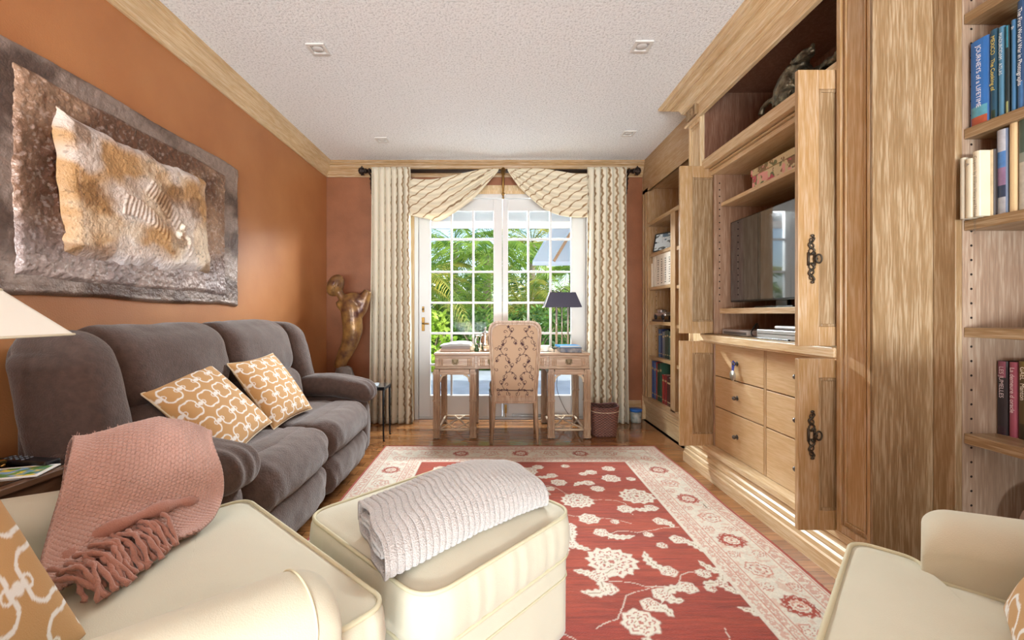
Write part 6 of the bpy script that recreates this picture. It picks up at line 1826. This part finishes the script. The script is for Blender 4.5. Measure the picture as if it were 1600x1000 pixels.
def frond(mb, base, az, L_, droop, nl=40, lw=.026, up=.6, ll=.42):
    base = Vector(base); d = Vector((math.cos(az), math.sin(az), 0)); side = Vector((-d.y, d.x, 0))
    pts = [base+d*(L_*q)*math.cos(.2*q)+Vector((0, 0, L_*(up*q-droop*q*q))) for q in np.linspace(0, 1, 9)]
    mb.tube(pts, [.018*(1-.8*q) for q in np.linspace(0, 1, 9)], 4, caps=False)
    P = spl([tuple(p) for p in pts], nl)
    for i in range(3, nl):
        p = Vector(P[i]); q = i/nl; t = (Vector(P[i])-Vector(P[i-1])).normalized()
        for s in (-1, 1):
            l = ll*math.sin(math.pi*(.12+.82*q))**.7
            dirv = (side*s*.8+t*.55+Vector((0, 0, -.25-.4*random.random()))).normalized()
            w_ = t*lw*.5
            m_ = p+dirv*l*.5+Vector((0, 0, .02)); e = p+dirv*l+Vector((0, 0, -.10*l))
            mb.add([p-w_*.4, p+w_*.4, m_+w_, e, m_-w_], [(0, 1, 2, 3, 4)])
def palm(label, x, y, h, nf, L_, mat, seed, trunk_r=.07, lean=0, up=.6, ll=.42, name='palm_tree'):
    random.seed(seed)
    t = thing(name, label, 'palm', (x, y, GZ-.02), group='garden palms')
    MB().tube([(x+lean*q, y, GZ-.02+h*q) for q in np.linspace(0, 1, 14)], [trunk_r*(1.15-.3*q+.05*(i % 2)) for i, q in enumerate(np.linspace(0, 1, 14))], 12).obj('trunk', M_trunk, t, smooth=True)
    f = MB()
    for k in range(nf):
        frond(f, (x+lean, y, GZ+h-.03), k*2.4+random.random()*.5, L_*random.uniform(.8, 1.1), random.uniform(.5, 1.25), up=up*random.uniform(.4, 1.5), ll=ll)
    f.obj('fronds', mat, t)
def shrub(label, x, y, r, h, mat, seed, n=900, leaf=.10, z=GZ-.02, group='garden shrubs'):
    random.seed(seed)
    t = thing('shrub', label, 'shrub', (x, y, z), group=group)
    st = MB()
    for k in range(7):
        a = k*.9; st.tube([(x, y, z), (x+r*.3*math.cos(a), y+r*.3*math.sin(a), z+h*.5), (x+r*.6*math.cos(a), y+r*.6*math.sin(a), z+h*.85)], [.03, .02, .008], 5)
    st.obj('stems', M_trunk, t, smooth=True)
    f = MB()
    for k in range(n):
        a, b = random.uniform(0, 2*math.pi), random.random(); rr = random.uniform(.55, 1)
        lump = 1+.22*math.sin(a*3+seed)+.15*math.sin(b*9)
        p = Vector((x+r*rr*lump*math.cos(a)*math.sin(math.pi*(.15+.8*b)), y+r*rr*lump*math.sin(a)*math.sin(math.pi*(.15+.8*b)), z+.05+h*b*lump*.95))
        d = Vector((random.uniform(-1, 1), random.uniform(-1, 1), random.uniform(-.4, 1))).normalized(); s = d.orthogonal().normalized()*leaf*.28
        f.add([p, p+d*leaf*.5+s, p+d*leaf, p+d*leaf*.5-s], [(0, 1, 2, 3)])
    f.obj('foliage', mat, t)
palm('tall palm with a pale slim trunk beyond the patio', -.27, 11.2, 2.75, 18, 2.4, LM[0], 3, .11, .05)
palm('arching palm with drooping fronds at the garden edge', -2.1, 10.2, 1.9, 16, 2.1, LM[1], 5, .10)
palm('low feathery palm at the patio edge behind the tall trunk', -.75, 10.4, .9, 16, 1.7, LM[0], 7, .08, up=1.3)
palm('clumping palm with yellowish fronds seen through the middle panes', .85, 11.4, 1.1, 18, 1.9, LM[1], 9, .09, up=1.4)
palm('dark leaning palm by the white awning', 2.1, 11.8, 2.4, 16, 1.9, LM[0], 11, .10)
palm('distant palm at the rear of the garden', -1.4, 14.5, 3.6, 18, 2.6, LM[0], 13, .12)
palm('distant second palm at the rear of the garden', 1.3, 15.5, 3.8, 18, 2.6, LM[1], 15, .12)
palm('bushy palm at the garden side beyond the lock stile', -3.2, 12.5, 2.2, 16, 2.2, LM[0], 17, .12)
shrub('lime green leafy bush beside the patio', -1.42, 9.2, .55, 1.0, LM[3], 21, 900, .16)
shrub('dark green bush across the patio centre', -.35, 9.75, .8, 1.05, LM[2], 22, 1300, .13)
shrub('dark green bush beneath the yellowish palm', .85, 9.8, .8, 1.1, LM[2], 23, 1300, .13)
shrub('rounded bush near the awning post', 1.9, 9.9, .7, .95, LM[2], 24, 1000, .13)
shrub('broad dark bush far across the lawn', -2.6, 16.5, 2.2, 2.6, LM[2], 25, 2600, .26)
shrub('broad mid green bush far across the lawn', .2, 17.5, 2.4, 3.0, LM[2], 26, 2800, .26)
shrub('broad bush far across the lawn by the awning side', 3.2, 18.0, 1.6, 1.8, LM[2], 27, 1600, .24)
shrub('tall hedge bush far behind the palms', -5.5, 17.0, 2.2, 2.8, LM[2], 28, 2000, .26)
shrub('dense bush closing the view between the palms', -1.1, 13.0, 1.0, 1.5, LM[2], 29, 1500, .18)
shrub('dense bush behind the yellowish palm, far side', 1.2, 13.2, 1.1, 1.5, LM[2], 30, 1500, .18)
# white louvred awning to the side, on a slim post
aw = thing('patio_awning', 'white folded patio umbrella canopy with a brown strut seen through the door panes', 'awning', (2.3, 8.5, GZ))
M_aw = pm('awning_white', '#dbe4ea', .6)
s_ = MB()
for k in range(6):
    xa = .74+.34*k
    s_.add([(xa+.34, 8.1, 2.80), (xa+.68, 8.1, 2.80), (xa+.34, 8.7, 2.18), (xa, 8.7, 2.18)], [(0, 1, 2, 3)])
    s_.add([(xa+.34, 8.1, 2.80), (xa, 8.7, 2.18), (xa, 8.7, 2.13), (xa+.34, 8.1, 2.74)], [(0, 1, 2, 3)])
ao_ = s_.obj('canopy', M_aw, aw); mm = ao_.modifiers.new('thickness', 'SOLIDIFY'); mm.thickness = .03
MB().box(.74, 2.8, 8.66, 8.72, 2.09, 2.17).obj('valance', M_aw, aw)
MB().bar((1.08, 8.0, 2.09), (1.44, 7.95, 2.70), .05, .05).obj('strut', pm('brown_strut', '#8a6a4a', .6), aw)
MB().box(2.72, 2.80, 8.6, 8.68, GZ, 2.2).obj('post', M_aw, aw)
